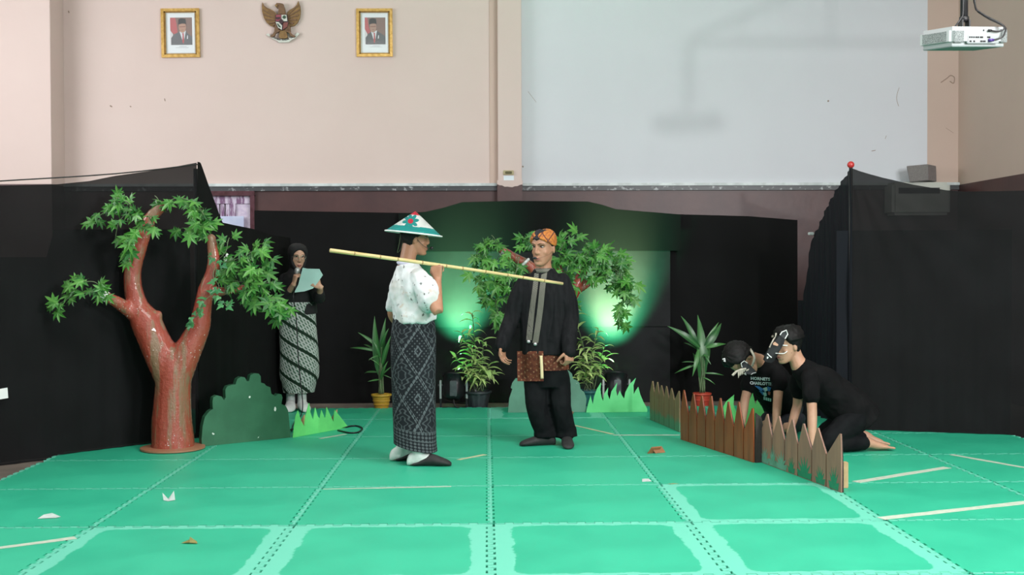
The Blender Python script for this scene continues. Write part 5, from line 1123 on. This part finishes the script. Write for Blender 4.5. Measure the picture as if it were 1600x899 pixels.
# ================================================================== man in black with the headcloth
def personB():
    Yb = 8.22; f = Vector((-.3, -.954, 0)); r = Vector((-.954, .3, 0)); c0 = at(858, 690, Yb); root = empty('person', (c0.x, Yb, 0), 'person in a black embroidered shirt and orange batik headcloth standing by the bamboo tip', 'person'); o = org(root)
    tors = [(at(853, 590, Yb), .15, .105), (at(852, 560, Yb), .15, .105), (at(851, 520, Yb), .13, .1), (at(850, 470, Yb), .155, .105), (at(850, 440, Yb), .14, .09), (at(850, 420, Yb), .07, .06)]
    hc = at(849, 388, Yb-.03); hf = Vector((-.55, -.83, -.1)).normalized(); hr = hf.cross(Vector((0.03, 0, 1))).normalized(); hu = hr.cross(hf); HM = fr(hc, hr, hf, hu) @ Matrix.Scale(1.05, 4)
    shR, elR, wrR = at(816, 441, Yb+.03), at(800, 496, Yb+.03), at(785, 538, Yb-.06); shL, elL, wrL = at(882, 437, Yb-.03), at(891, 497, Yb-.06), at(889, 546, Yb-.16)
    anR, toR = at(853, 683, Yb+.02), Vector((at(813, 699, Yb).x, Yb-.02, .004)); anL, toL = at(885, 680, Yb+.02), Vector((at(888, 700, 8.06).x, 8.03, .004))
    bm = NB(); loft(bm, secs_of(slim(tors), r), 28, 4); head_mesh(bm, HM); limb(bm, [at(850, 424, Yb), at(850, 410, Yb-.01), hc+HM.to_3x3() @ Vector((0, -.025, -.05))], [.062, .052, .052])
    limb(bm, arm_pts(shR, elR, wrR), ARMR); limb(bm, arm_pts(shL, elL, wrL), ARMR)
    hand(bm, wrR, Vector((-.02, -.15, -1)), Vector((.75, -.5, 0)), True, (.45, .5, .3), (.35, .35), .12, 1.02); hand(bm, wrL, Vector((.02, -.25, -1)), Vector((-.5, .65, -.1)), False, (.9, 1.1, .7), (.5, .6), 0, 1.0)
    hipR, hipL = at(836, 590, Yb), at(872, 590, Yb); limb(bm, leg_pts(hipR, at(840, 635, Yb-.03), anR), LEGR); limb(bm, leg_pts(hipL, at(876, 635, Yb-.03), anL), LEGR); foot(bm, anR, toR); foot(bm, anL, toL)
    me = remesh(bm, .005, 4); sculpt_face(me, HM); shift(me, o); link('body', me, SK_B, root, smooth=True)
    face(root, HM, True); shell(root, HM, lambda th, z: short_hair(th, z, .008), 'hair', M_hair, rough=.004)
    def hc_off(th, z):
        a = abs(th)*180/PI; line = .066-.054*min(1, max(0, (a-15)/75))**1.1-(.012*min(1, max(0, (a-90)/60)))-(.010*max(0, 1-a/16))
        k = max(0, min(1, (z-line)/.007)); return -.006+k*(.018+.010*max(0, math.cos(th*2-.3))*(1 if z > .08 else .4)-.012*math.exp(-(th/.14)**2)*(1 if z > .075 else 0))
    m = lambda x, y, z: HM @ Vector((x, y, z)); R3 = HM.to_3x3().inverted(); q0 = R3 @ (HM.translation-o)
    t = MT('orange_batik_headcloth', (.4, .15, .03), .75); X, Y, Z = t.xyz()
    lx, ly, lz = [X*R3[i][0]+Y*R3[i][1]+Z*R3[i][2]-q0[i] for i in range(3)]
    l1 = ((lx*1.0+lz*.8+ly*.5)*36).sin().abs().lt(.17); l2 = ((lx*1.0-lz*.8+ly*.5)*36).sin().abs().lt(.17); dt = t.noise(55, 3).step(.42, .6)
    c1 = t.mix(l1.max(l2), t.mix(dt, (.50, .175, .028), (.33, .10, .025)), (.10, .028, .015)); blk = lx.abs().lt((lz-.094).abs()*.85+.008)*ly.gt(.0)
    t.color(t.mix(blk, c1, (.012, .010, .016)))
    shell(root, HM, hc_off, 'headcloth', t.m, zlo=-.03, rough=.003, nz=48, nth=72)
    bm = NB(); tube(bm, [m(-.078, -.012, -.01), m(-.071, .035, -.036), m(-.05, .083, -.05), m(-.02, .104, -.056)], .0014, 5); ob_ = obj('headset_microphone', bm, MT('tan_wire', (.2, .1, .06), .5).m, root, True); bm = NB(); ball(bm, m(.006, .11, -.058), (.017, .009, .009), HM.to_3x3(), 10); obj('foam_tip', bm, M_blk, ob_, True)
    # shirt
    def sp(bm):
        ts = [(at(849, 554, Yb), .178, .125), (at(849, 530, Yb), .175, .125), (at(850, 490, Yb), .172, .12), (at(850, 460, Yb), .172, .118), (at(850, 442, Yb), .155, .1), (at(850, 430, Yb), .11, .085), (at(850, 419, Yb), .068, .066)]
        loft(bm, secs_of(ts, r), 32, 4)
        for s, e, w_ in ((shR, elR, wrR), (shL, elL, wrL)): limb(bm, [s+(Vector(tors[3][0])-s)*.12, s.lerp(e, .5), e, e.lerp(w_, .55), w_+(w_-e).normalized()*.012], [.066, .066, .06, .054, .052])
    me = cloth_mesh(sp, .0075, o, .009, (10, 10, 4), .0015, seed=9); sh_ = link('shirt', me, M_shirtB, root, smooth=True); bv = bvh_of(sh_)
    bm = NB(); lathe(bm, [(.06, -.016), (.074, -.012), (.066, .018), (.061, .019), (.058, .0)], at(850, 423.5, Yb-.005), 28, None, False); obj('collar', bm, M_emb, root, True)
    obj('embroidered_band', strip_on(bv, [((835, 427), (842, 428)), ((832, 450), (840, 451)), ((828, 480), (836, 481)), ((824, 510), (833, 511)), ((822, 532), (831, 532))]), M_emb, root); obj('embroidered_band', strip_on(bv, [((846, 429), (855, 426)), ((843, 450), (852, 450)), ((840, 480), (849, 480)), ((836, 510), (845, 510)), ((832, 536), (841, 536))]), M_emb, root)
    for u, v in ((826, 534), (836.5, 538)):
        h = cast(bv, u, v, .006); bm = NB(); lathe(bm, [(.004, .012), (.012, .008), (.014, -.006), (.005, -.012)], h, 12); obj('tassel', bm, M_yoke, root, True)
    obj('pocket_edge', strip_on(bv, [((866, 478), (868, 478)), ((864, 500), (866, 500)), ((858, 528), (865, 528)), ((857, 535), (864, 535))]), M_trous, root)
    # sash
    def fold(t_, f_): return .02*math.sin(5*t_+4*f_)
    sec = [(at(851, 577, Yb), .176, .128), (at(851, 566, Yb), .172, .125), (at(851, 553, Yb), .156, .112), (at(851, 540, Yb), .15, .105)]
    ob = obj('sash', uvloft([(c, -r*a, -f*b) for c, a, b in sec], 60, 4, fold), M_sash, root, True); bv2 = bvh_of(ob)
    bm = NB(); g = []
    for j in range(9):
        vv = 549+(596-549)*j/8; row = []
        for i in range(11): 
            uu = 808+(849-808)*i/10+.06*j; h = cast(bv2, max(uu, 816), 572, .012); q = at(uu, vv, h.y-.004*math.sin(i*1.3+j*.3)) if h else None; row.append(bm.verts.new(q if q else at(uu, vv, Yb-.12)))
        g.append(row)
    for a, b in zip(g, g[1:]):
        for i in range(10): bm.faces.new((a[i], a[i+1], b[i+1], b[i]))
    bmesh.ops.solidify(bm, geom=bm.faces[:], thickness=.004); obj('sash_end', bm, M_sash, root, True)
    bm = NB(); q = [cast(bv2, 846, v, .026) for v in (572,)]; y_ = q[0].y; tube(bm, [at(845.5, 556, y_), at(846.5, 575, y_-.004), at(847, 592, y_-.002)], .011, 8, flat=(Vector((0, 1, 0)), .35)); obj('sash_ribbon', bm, M_cream, root, True)
    # trousers
    def tp(bm):
        loft(bm, secs_of([(at(853, 605, Yb), .155, .11), (at(853, 585, Yb), .162, .115), (at(852, 560, Yb), .155, .11)], r), 28, 3)
        for h, k, a, ex in ((hipR, at(839, 635, Yb-.03), anR, -2), (hipL, at(876, 635, Yb-.03), anL, 0)):
            b = Vector((a.x, a.y, 0))+Vector((ex*.004, 0, .075)); limb(bm, [h, h.lerp(k, .5), k, k.lerp(b, .5), b+Vector((0, 0, .03))], [.09, .088, .079, .076, .074])
            loft(bm, [(b+Vector((0, 0, .05)), Vector((.076, 0, 0)), Vector((0, .076, 0))), (b-Vector((0, 0, .012)), Vector((.08, 0, 0)), Vector((0, .078, 0)))], 20, 2)
    me = cloth_mesh(tp, .008, o, .009, (9, 9, 3.5), .0015, seed=4); link('trousers', me, M_trous, root, smooth=True)
    for an, to in ((anR, toR), (anL, toL)):
        d = up_z(to-an); L_ = d.length; d.normalize(); s = d.cross(Vector((0, 0, 1))); h = lambda f_, hh, wd: (Vector((an.x, an.y, hh+.002))+d*(L_*f_), s*wd, Vector((0, 0, hh)))
        bm = NB(); loft(bm, [h(-.38, .018, .018), h(-.32, .034, .03), h(-.12, .046, .037), h(.15, .044, .039), h(.45, .033, .043), h(.75, .024, .046), h(.95, .016, .038), h(1.03, .009, .016)], 18, 3)
        if an is anL: limb(bm, [Vector((an.x, an.y, .16)), Vector((an.x, an.y, .05))], [.042, .04])
        else: limb(bm, [Vector((an.x, an.y, .075)), Vector((an.x, an.y, .045))], [.04, .04])
        me = remesh(bm, .006, 3); shift(me, o); link('black_sock', me, M_blk_shoe, root, smooth=True)
        if an is anR: bm = NB(); limb(bm, [Vector((an.x, an.y, .13)), Vector((an.x, an.y, .085))], [.0405, .0412]); obj('sock_cuff', bm, M_white_sock, root, True)
personB()
# ================================================================== reader in the hijab
def personC():
    Yc = 10.35; f = Vector((.38, -.925, 0)); r = Vector((-.925, -.38, 0)); c0 = at(467, 630, Yc); root = empty('person', (c0.x, Yc, 0), 'person in a black hijab and green-white batik sarong reading from a paper', 'person'); o = org(root)
    k_ = px(Yc); tors = [(at(468, 520, Yc), .15, .11), (at(467, 490, Yc), .145, .11), (at(466, 470, Yc), .125, .1), (at(465, 448, Yc), .135, .1), (at(464, 434, Yc), .125, .085), (at(463, 424, Yc), .065, .06)]
    hc = at(465, 402, Yc-.02); hf = Vector((.38, -.91, -.18)).normalized(); hr = hf.cross(Vector((0, 0, 1))).normalized(); hu = hr.cross(hf); HM = fr(hc, hr, hf, hu) @ Matrix.Scale(.93, 4)
    shR, elR, wrR = at(446, 436, Yc), at(446, 466, Yc-.1), at(459, 444, Yc-.25); shL, elL, wrL = at(486, 436, Yc-.05), at(498, 466, Yc-.1), at(501, 449, Yc-.26)
    anR, anL = at(454, 618, Yc+.02), at(472, 618, Yc); toR, toL = Vector((at(452, 632, Yc-.16).x, Yc-.15, -.02)), Vector((at(478, 632, Yc-.16).x, Yc-.15, -.02))
    toR.z = toL.z = .003
    bm = NB(); loft(bm, secs_of(slim(tors), r), 26, 4); head_mesh(bm, HM); limb(bm, [at(463, 428, Yc), hc+HM.to_3x3() @ Vector((0, -.025, -.05))], [.055, .05]); limb(bm, arm_pts(shR, elR, wrR), [.04, .036, .033, .031, .023]); limb(bm, arm_pts(shL, elL, wrL), [.04, .036, .033, .031, .023])
    hand(bm, wrR, Vector((.25, -.1, .95)), Vector((.7, .5, -.2)), True, (1.1, 1.2, .7), (.5, .7), 0, .92); hand(bm, wrL, Vector((-.75, -.2, .5)), Vector((-.2, .9, .1)), False, (.25, .35, .3), (.2, .2), .15, .92)
    hipR, hipL = at(458, 525, Yc), at(477, 525, Yc); limb(bm, leg_pts(hipR, at(458, 570, Yc-.02), anR), LEGR); limb(bm, leg_pts(hipL, at(475, 570, Yc-.02), anL), LEGR); foot(bm, anR, toR, .031); foot(bm, anL, toL, .031)
    me = remesh(bm, .0055, 4); sculpt_face(me, HM); shift(me, o); link('body', me, SK_C, root, smooth=True); face(root, HM, True)
    def hj(th, z):
        a = th*180/PI; e = (a/50)**2+((z+.012)/.087)**2; kk = max(0, min(1, (e-1)/.3)); return -.01+.03*kk
    shell(root, HM, hj, 'hijab', M_hijab, zlo=-.117, rough=.002, nz=44, nth=72)
    def sp(bm):
        ts = [(at(468, 492, Yc), .165, .13), (at(467, 475, Yc), .16, .125), (at(466, 455, Yc), .15, .12), (at(465, 440, Yc), .15, .115), (at(464, 430, Yc), .125, .1), (at(464, 424, Yc+.005), .085, .075), (at(464, 416, Yc+.015), .066, .06), (at(464.5, 408, Yc+.02), .06, .055)]
        loft(bm, secs_of(ts, r), 30, 4)
        for s, e, w_ in ((shR, elR, wrR), (shL, elL, wrL)): limb(bm, [s, s.lerp(e, .5), e, e.lerp(w_, .45)], [.062, .062, .056, .045])
    me = cloth_mesh(sp, .008, o, .008, (9, 9, 4), .0015, seed=6); link('blouse', me, M_hijab, root, smooth=True)
    sec = [(at(467, 613, Yc), .135, .125), (at(467.5, 600, Yc), .15, .135), (at(468, 585, Yc), .175, .145), (at(468, 555, Yc), .175, .145), (at(466, 520, Yc), .172, .14), (at(465, 495, Yc), .168, .138), (at(466, 472, Yc), .158, .132)]
    def fold(t_, f_): return .025*math.sin(2*t_+1+3*f_)*(1-f_)+.012*math.sin(6*t_+5*f_)
    obj('sarong', uvloft([(c, r*a, -f*b) for c, a, b in sec], 80, 7, fold), M_sarC, root, True)
    for an, to in ((anR, toR), (anL, toL)):
        d = up_z(to-an); L_ = d.length; d.normalize(); s = d.cross(Vector((0, 0, 1))); h = lambda f_, hh, wd: (Vector((an.x, an.y, hh+.002))+d*(L_*f_), s*wd, Vector((0, 0, hh)))
        bm = NB(); loft(bm, [h(-.42, .022, .02), h(-.36, .038, .034), h(-.12, .05, .042), h(.2, .05, .045), h(.5, .04, .05), h(.8, .032, .052), h(.98, .022, .044), h(1.08, .012, .02)], 18, 3); limb(bm, [Vector((an.x, an.y, .15)), Vector((an.x, an.y, .05))], [.04, .042]); me = remesh(bm, .007, 3); shift(me, o); link('shoe', me, M_white_sock, root, smooth=True)
    m = lambda x, y, z: HM @ Vector((x, y, z)); gl = MT('pale_metal_rim', (.5, .47, .4), .3, metal=.8).m
    for s in (-1, 1):
        bm = NB(); tube(bm, [m(s*.033+.024*math.cos(2*PI*k/16), .1+.002-.012*abs(math.cos(2*PI*k/16)*.5+.5*1)*0-(.014*((s*.033+.024*math.cos(2*PI*k/16))/.057)**2), .012+.021*math.sin(2*PI*k/16)) for k in range(17)], .0018, 5, False); e = obj('spectacle_rim', bm, gl, root)
        bm = NB(); tube(bm, [m(s*.056, .086, .014), m(s*.073, .05, .012), m(s*.078, 0, .008)], .0016, 5); obj('spectacle_arm', bm, gl, e)
    bm = NB(); tube(bm, [m(-.01, .101, .014), m(0, .104, .017), m(.01, .101, .014)], .0016, 5); obj('spectacle_bridge', bm, gl, root)
    # microphone and paper
    mc = empty('microphone', wrR+Vector((.02, 0, .06)), 'silver-headed handheld microphone held by the reader', 'microphone'); a = wrR+Vector((.035, -.0, .045)); d = Vector((.12, .05, 1)).normalized()
    a = Vector((at(463, 437, wrR.y+.02).x, wrR.y+.02, at(463, 437, wrR.y).z)); bm = NB(); tube(bm, [a-d*.1, a, a+d*.05], [.011, .012, .015], 14); obj('handle', bm, M_blk, mc, True)
    bm = NB(); lathe(bm, [(.015, 0), (.024, .012), (.0265, .028), (.024, .046), (.016, .058), (.005, .063)], a+d*.045, 18, d.to_track_quat('Z', 'Y').to_matrix()); obj('grille', bm, speckled('steel_mesh', (.55, .56, .55), (.35, .36, .35), 300, .35, metal=.5), mc, True)
    bm = NB(); tube(bm, [a-d*.1, a-d*.16+Vector((0, -.05, 0)), at(463, 500, Yc-.24), at(466, 560, Yc-.27), at(470, 600, Yc-.26), at(473, 632, Yc-.3), Vector((at(470, 650, 9.9).x, 9.9, .012)), Vector((fl(459, 664).x, fl(459, 664).y, .01)), Vector((fl(456, 676).x, fl(456, 676).y, .01))], .005, 6); obj('microphone_cable', bm, M_can, mc, True)
    Yq = wrL.y-.035; q = [(473, 418.5), (480, 420), (499, 420.5), (504.5, 430), (497, 441), (489, 451), (476, 455.5), (459.5, 457.5), (466, 445)]; bm = NB(); vs_ = []
    for i, (u, v) in enumerate(q): vs_.append(bm.verts.new(at(u, v, Yq+(v-435)*.0016-(u-480)*.0006)))
    bm.faces.new(vs_); ex = bmesh.ops.extrude_face_region(bm, geom=bm.faces[:]); bmesh.ops.translate(bm, vec=(0, .0025, 0), verts=[g for g in ex['geom'] if isinstance(g, bmesh.types.BMVert)])
    tag(obj('script_paper', bm, speckled('mint_paper', (.45, .72, .66), (.5, .76, .7), 6, .6), loc=at(482, 440, Yq)), 'pale mint sheets of paper held up by the reader', 'paper')
personC()
# ================================================================== the two kneeling people behind the fence
M_mask = speckled('black_mask_card', (.016, .018, .021), (.024, .026, .03), 20, .7); M_line = MT('white_paint_line', (.75, .76, .75), .6).m; M_ivory = speckled('ivory_card', (.55, .5, .42), (.4, .36, .3), 30, .7)
def kneeler(name, Yc, f, tor, headc, hf, hu, arms, legs, label, shirtm, trm, skin, hair_t, shirt_tor, sleeve=.5, seed=0, bare=None):
    f = Vector(f).normalized(); r = f.cross(Vector((0, 0, 1))).normalized(); c0 = at(tor[0][0], 690, Yc); root = empty(name, (c0.x, Yc, 0), label, 'person'); o = org(root)
    A_ = lambda p: at(*p); T_ = [(A_(p[:3]), p[3], p[4]) for p in tor]; hc = at(*headc); hf = Vector(hf).normalized(); hr = hf.cross(Vector(hu)).normalized(); hu = hr.cross(hf); HM = fr(hc, hr, hf, hu)
    bm = NB(); loft(bm, secs_of(slim(T_), r), 26, 4); head_mesh(bm, HM); limb(bm, [T_[-1][0], T_[-1][0].lerp(hc+HM.to_3x3() @ Vector((0, -.03, -.05)), .5), hc+HM.to_3x3() @ Vector((0, -.03, -.04))], [.062, .053, .054])
    AR = []
    for s, e, w_, right in arms:
        s, e, w_ = A_(s), A_(e), A_(w_); w_.z = max(w_.z, .07); limb(bm, arm_pts(s, e, w_), ARMR); wz = Vector((w_.x, w_.y, .045)); hand(bm, wz, Vector((f.x, f.y, -.18)), Vector((0, 0, -1)), right, (.15, .15, .1), (.1, .1), .25); limb(bm, [w_, wz], [.025, .026]); AR.append((s, e, w_))
    for h, k, a, tt_ in legs:
        h, k, a, tt_ = A_(h), A_(k), A_(a), A_(tt_); k.z = max(k.z, .06); a.z = max(a.z, .045); tt_.z = max(.022, tt_.z); limb(bm, leg_pts(h, k, a), LEGR)
        d = (tt_-a); L_ = d.length; d.normalize(); s_ = d.cross(Vector((0, 0, 1))).normalized(); n_ = s_.cross(d)
        loft(bm, [(a-d*.03+n_*.02, s_*.026, n_*.03), (a+d*.02+n_*.012, s_*.033, n_*.036), (a+d*L_*.45, s_*.036, n_*.028), (a+d*L_*.75, s_*.041, n_*.02), (a+d*L_*.88, s_*.04, n_*.015)], 16, 3)
        for q in range(5): tq = a+d*L_*.84+s_*(.032-.016*q); limb(bm, [tq, tq+d*(.05-.006*q)], [.011 if q == 0 else .0085, .009 if q == 0 else .007], 8)
    me = remesh(bm, .0055, 4); sculpt_face(me, HM); shift(me, o); link('body', me, skin, root, smooth=True); face(root, HM, True); shell(root, HM, hair_t, 'hair', M_hair, rough=.012, seed=seed)
    S_ = [(A_(p[:3]), p[3], p[4]) for p in shirt_tor]
    def sp(bm):
        loft(bm, secs_of(S_, r), 30, 4)
        for s, e, w_ in AR: limb(bm, [s+(S_[-3][0]-s)*.2, s.lerp(e, .3), s.lerp(e, sleeve)], [.064, .064, .062])
    me = cloth_mesh(sp, .0075, o, .010, (9, 9, 9), .0015, seed=seed+2); so = link('t_shirt', me, shirtm, root, smooth=True)
    def tp(bm):
        loft(bm, secs_of([(T_[0][0]-(T_[1][0]-T_[0][0])*.4, .12, .1), (T_[0][0], .165, .14), (T_[1][0], .15, .12)], r), 26, 4)
        for h, k, a, tt_ in legs:
            h, k, a = A_(h), A_(k), A_(a); k.z = max(k.z, .075); a.z = max(a.z, .06); limb(bm, [h, h.lerp(k, .5), k, k.lerp(a, .5), a.lerp(k, .08)], [.1, .088, .07, .062, .05])
    me = cloth_mesh(tp, .008, o, .008, (10, 10, 10), .0015, seed=seed+5); link('trousers', me, trm, root, smooth=True)
    return root, HM, so
D, HMD, soD = kneeler('person', 7.95, (-.96, -.25, 0), [(1335, 652, 7.97, .15, .12), (1318, 632, 7.97, .13, .11), (1285, 603, 7.96, .145, .11), (1262, 585, 7.95, .13, .09), (1249, 571, 7.94, .065, .06)], (1231, 540, 7.94), (-.93, -.3, -.2), (-.2, -.1, 1),
    [((1266, 592, 7.80), (1269, 645, 7.76), (1269, 697, 7.72), False), ((1248, 590, 8.1), (1246, 632, 8.14), (1234, 676, 8.1), True)],
    [((1336, 655, 7.88), (1292, 704, 7.8), (1353, 694, 7.86), (1390, 708, 7.9)), ((1330, 655, 8.06), (1290, 690, 8.12), (1350, 684, 8.1), (1382, 692, 8.1))], 'barefoot kneeling person in plain black T-shirt and animal mask behind the nearest fence', M_blackt, M_trous, SK_D, lambda th, z: short_hair(th, z, .03 if z > .04 else .012),
    [(1345, 660, 7.98, .175, .155), (1330, 643, 7.97, .172, .15), (1305, 618, 7.97, .165, .135), (1282, 600, 7.96, .165, .125), (1264, 586, 7.95, .14, .1), (1254, 577, 7.945, .1, .08), (1247, 570, 7.94, .066, .062)], .5, 1)
E_, HME, soE = kneeler('person', 8.6, (-.55, -.83, 0), [(1232, 652, 8.95, .145, .12), (1222, 630, 8.8, .13, .11), (1207, 602, 8.62, .145, .11), (1195, 580, 8.5, .13, .09), (1186, 566, 8.43, .065, .06)], (1160, 562, 8.3), (-.12, -.25, -.95), (-.94, -.28, .15),
    [((1173, 588, 8.58), (1164, 626, 8.5), (1158, 672, 8.46), True), ((1218, 583, 8.38), (1215, 625, 8.32), (1212, 672, 8.28), False)],
    [((1222, 650, 9.0), (1198, 672, 8.72), (1225, 668, 9.1), (1232, 668, 9.28)), ((1240, 652, 8.86), (1232, 680, 8.62), (1256, 668, 8.95), (1266, 668, 9.1))], 'kneeling person with head bowed, lettered black T-shirt and animal mask behind the middle fence', M_blackt, M_navyt, SK_D, lambda th, z: short_hair(th, z, .034),
    [(1236, 656, 8.97, .165, .14), (1226, 636, 8.85, .162, .14), (1212, 610, 8.68, .165, .135), (1202, 592, 8.57, .16, .12), (1194, 578, 8.49, .14, .1), (1188, 569, 8.45, .1, .08), (1184, 563, 8.42, .066, .062)], .42, 3)
# masks
c4 = lambda x, y: (1110+x/8.99, 500+y/8.99)
mk = empty('animal_mask', HMD.translation, 'black animal mask with white-lined ear worn by the plain T-shirt kneeler', 'mask', 'black card animal masks')
def mask_plate(root, pts, mirror):
    bm = NB(); vs_ = []
    for x, y, yy in pts: vs_.append(bm.verts.new(at(*c4(x, y), yy)))
    bm.faces.new(vs_); bmesh.ops.solidify(bm, geom=bm.faces[:], thickness=.004); return obj('mask_side', bm, M_mask, root)
near = [(820, 405, 7.9), (850, 345, 7.9), (890, 275, 7.9), (925, 200, 7.9), (955, 225, 7.86), (978, 215, 7.84), (1005, 170, 7.84), (1068, 142, 7.84), (1090, 205, 7.84), (1050, 270, 7.83), (1030, 345, 7.82), (985, 415, 7.825), (935, 505, 7.83), (905, 570, 7.85), (850, 608, 7.87), (780, 592, 7.9), (752, 565, 7.91), (770, 510, 7.91), (795, 455, 7.905)]
mask_plate(mk, near, 0); mask_plate(mk, [(x-12, y-6, 8.0+(8.0-yy)*.6) for x, y, yy in near], 1)
def mline(root, pts, yy, w_=.004, m=M_line, name='painted_line'): bm = NB(); tube(bm, [at(*c4(x, y), yy if not isinstance(yy, list) else yy[i]) for i, (x, y) in enumerate(pts)], w_, 6, False); return obj(name, bm, m, root)
mline(mk, [(978, 213), (1005, 172), (1066, 146), (1086, 203), (1048, 266)], 7.832); mline(mk, [(800, 475), (830, 505), (860, 532)], 7.872); mline(mk, [(797, 545), (800, 518), (815, 525), (800, 545)], 7.88, .003); mline(mk, [(922, 185), (918, 240), (890, 275), (860, 330), (832, 390)], 7.895, .006, M_ivory); mline(mk, [(860, 240), (885, 238), (884, 228), (862, 228)], 7.98, .005, M_ivory, 'knob')
bm = NB(); prism(bm, [(0, 0), (.03, -.01), (.04, .0), (.012, .02), (.0, .012)], at(*c4(880, 350), 7.845), (1, 0, 0), (0, 0, 1), .003); obj('eye_hole', bm, SK_D, mk)
bm = NB(); tube(bm, [at(*c4(1020, 358), 7.82), at(*c4(1080, 362), 7.835)], .004, 6); obj('elastic', bm, M_line, mk); bm = NB(); tube(bm, [at(*c4(915, 470), 7.845), at(*c4(980, 474), 7.83), at(*c4(1040, 470), 7.835), at(*c4(1080, 440), 7.84)], .003, 6); obj('elastic', bm, M_line, mk)
mk2 = empty('animal_mask', HME.translation, 'black toothed animal mask hanging below the hair of the bowed kneeler', 'mask', 'black card animal masks')
q = [(430, 600), (470, 575), (525, 610), (580, 660), (640, 720), (650, 745), (600, 770), (545, 770), (480, 745), (420, 740), (330, 790), (305, 780), (350, 735), (440, 690)]
mask_plate(mk2, [(x, y, 8.17+.03*(x > 560)) for x, y in q], 0); mline(mk2, [(445, 668), (432, 610), (475, 578), (520, 608)], 8.16, .003); mline(mk2, [(308, 782), (360, 730), (430, 700), (500, 690)], 8.155, .009, M_ivory)
for x, y, l in ((395, 720, 100), (420, 712, 75), (445, 705, 70), (470, 698, 40)): bm = NB(); tube(bm, [at(*c4(x, y), 8.155), at(*c4(x+2, y+l*.6), 8.15), at(*c4(x-4, y+l), 8.15)], [.008, .006, .0015], 6); obj('tooth', bm, M_ivory, mk2, True)
mline(mk2, [(500, 720), (520, 700), (540, 690), (520, 715)], 8.155, .0035, M_ivory); mline(mk2, [(470, 755), (500, 775), (490, 740)], 8.155, .0025); mline(mk2, [(570, 770), (600, 750), (640, 742)], 8.175, .0018)
bm = NB(); tube(bm, [at(*c4(x, y), yy) for x, y, yy in ((560, 415, 8.24), (600, 480, 8.2), (620, 540, 8.19), (600, 610, 8.2), (585, 650, 8.21))], .009, 8); obj('elastic', bm, M_ivory, mk2, True)
mline(mk2, [(170, 555), (200, 545), (205, 590), (185, 575)], 8.2, .005)
# lettering on the bowed person's shirt
bvE = bvh_of(soE)
M_prt = MT('white_print', (.7, .74, .78), .7).m; M_prb = MT('blue_print', (.06, .2, .55), .7).m; M_prr = MT('red_print', (.5, .12, .1), .7).m
def print_text(s, size, u, v, ang, sx=1.0):
    me = text_mesh(s, size, Matrix.Identity(4), 0, .035*size); ca, sa = math.cos(ang), math.sin(ang); bm = NB(); bm.from_mesh(me); bpy.data.meshes.remove(me)
    bad = []
    for q in bm.verts:
        x, y = q.co.x*sx, q.co.y; h = cast(bvE, u+x*ca-y*sa*-1*-1, v-(y*ca)+x*sa*-1*-1, .004)
        if h is None: bad.append(q)
        else: q.co = h
    if bad: bmesh.ops.delete(bm, geom=bad, context='VERTS')
    if len(bm.faces): obj('print', bm, M_prt, E_)
    else: bm.free()
print_text('HORNETS', 6.4, 1188, 592.5, .06, 1.05); print_text('CHARLOTTE', 6.4, 1189, 599.8, .06, .95)
def print_poly(pts, m):
    bm = NB(); vs_ = [cast(bvE, u, v, .004) for u, v in pts]
    if all(vs_): vv = [bm.verts.new(p) for p in vs_]; bm.faces.new(vv); obj('print', bm, m, E_)
    else: bm.free()
print_poly([(1179, 603), (1186, 604), (1193, 608), (1196, 612), (1188, 611)], M_prb); print_poly([(1192, 607), (1198, 605), (1200, 610), (1195, 613)], M_prt); print_poly([(1186, 611), (1194, 613), (1199, 616), (1192, 618)], M_prb); print_poly([(1199, 604), (1205, 606), (1203, 612), (1199, 611)], M_prb); print_poly([(1200, 612), (1204, 613), (1203, 618), (1200, 617)], M_prr)
for k_ in range(4): print_poly([(1193+k_*3.2, 620+k_*.9), (1195.4+k_*3.2, 620.6+k_*.9), (1195.4+k_*3.2, 625.4+k_*.9), (1193+k_*3.2, 624.8+k_*.9)], M_prt)
print_poly([(1192, 614), (1197, 613), (1198, 619), (1194, 620)], M_prt)
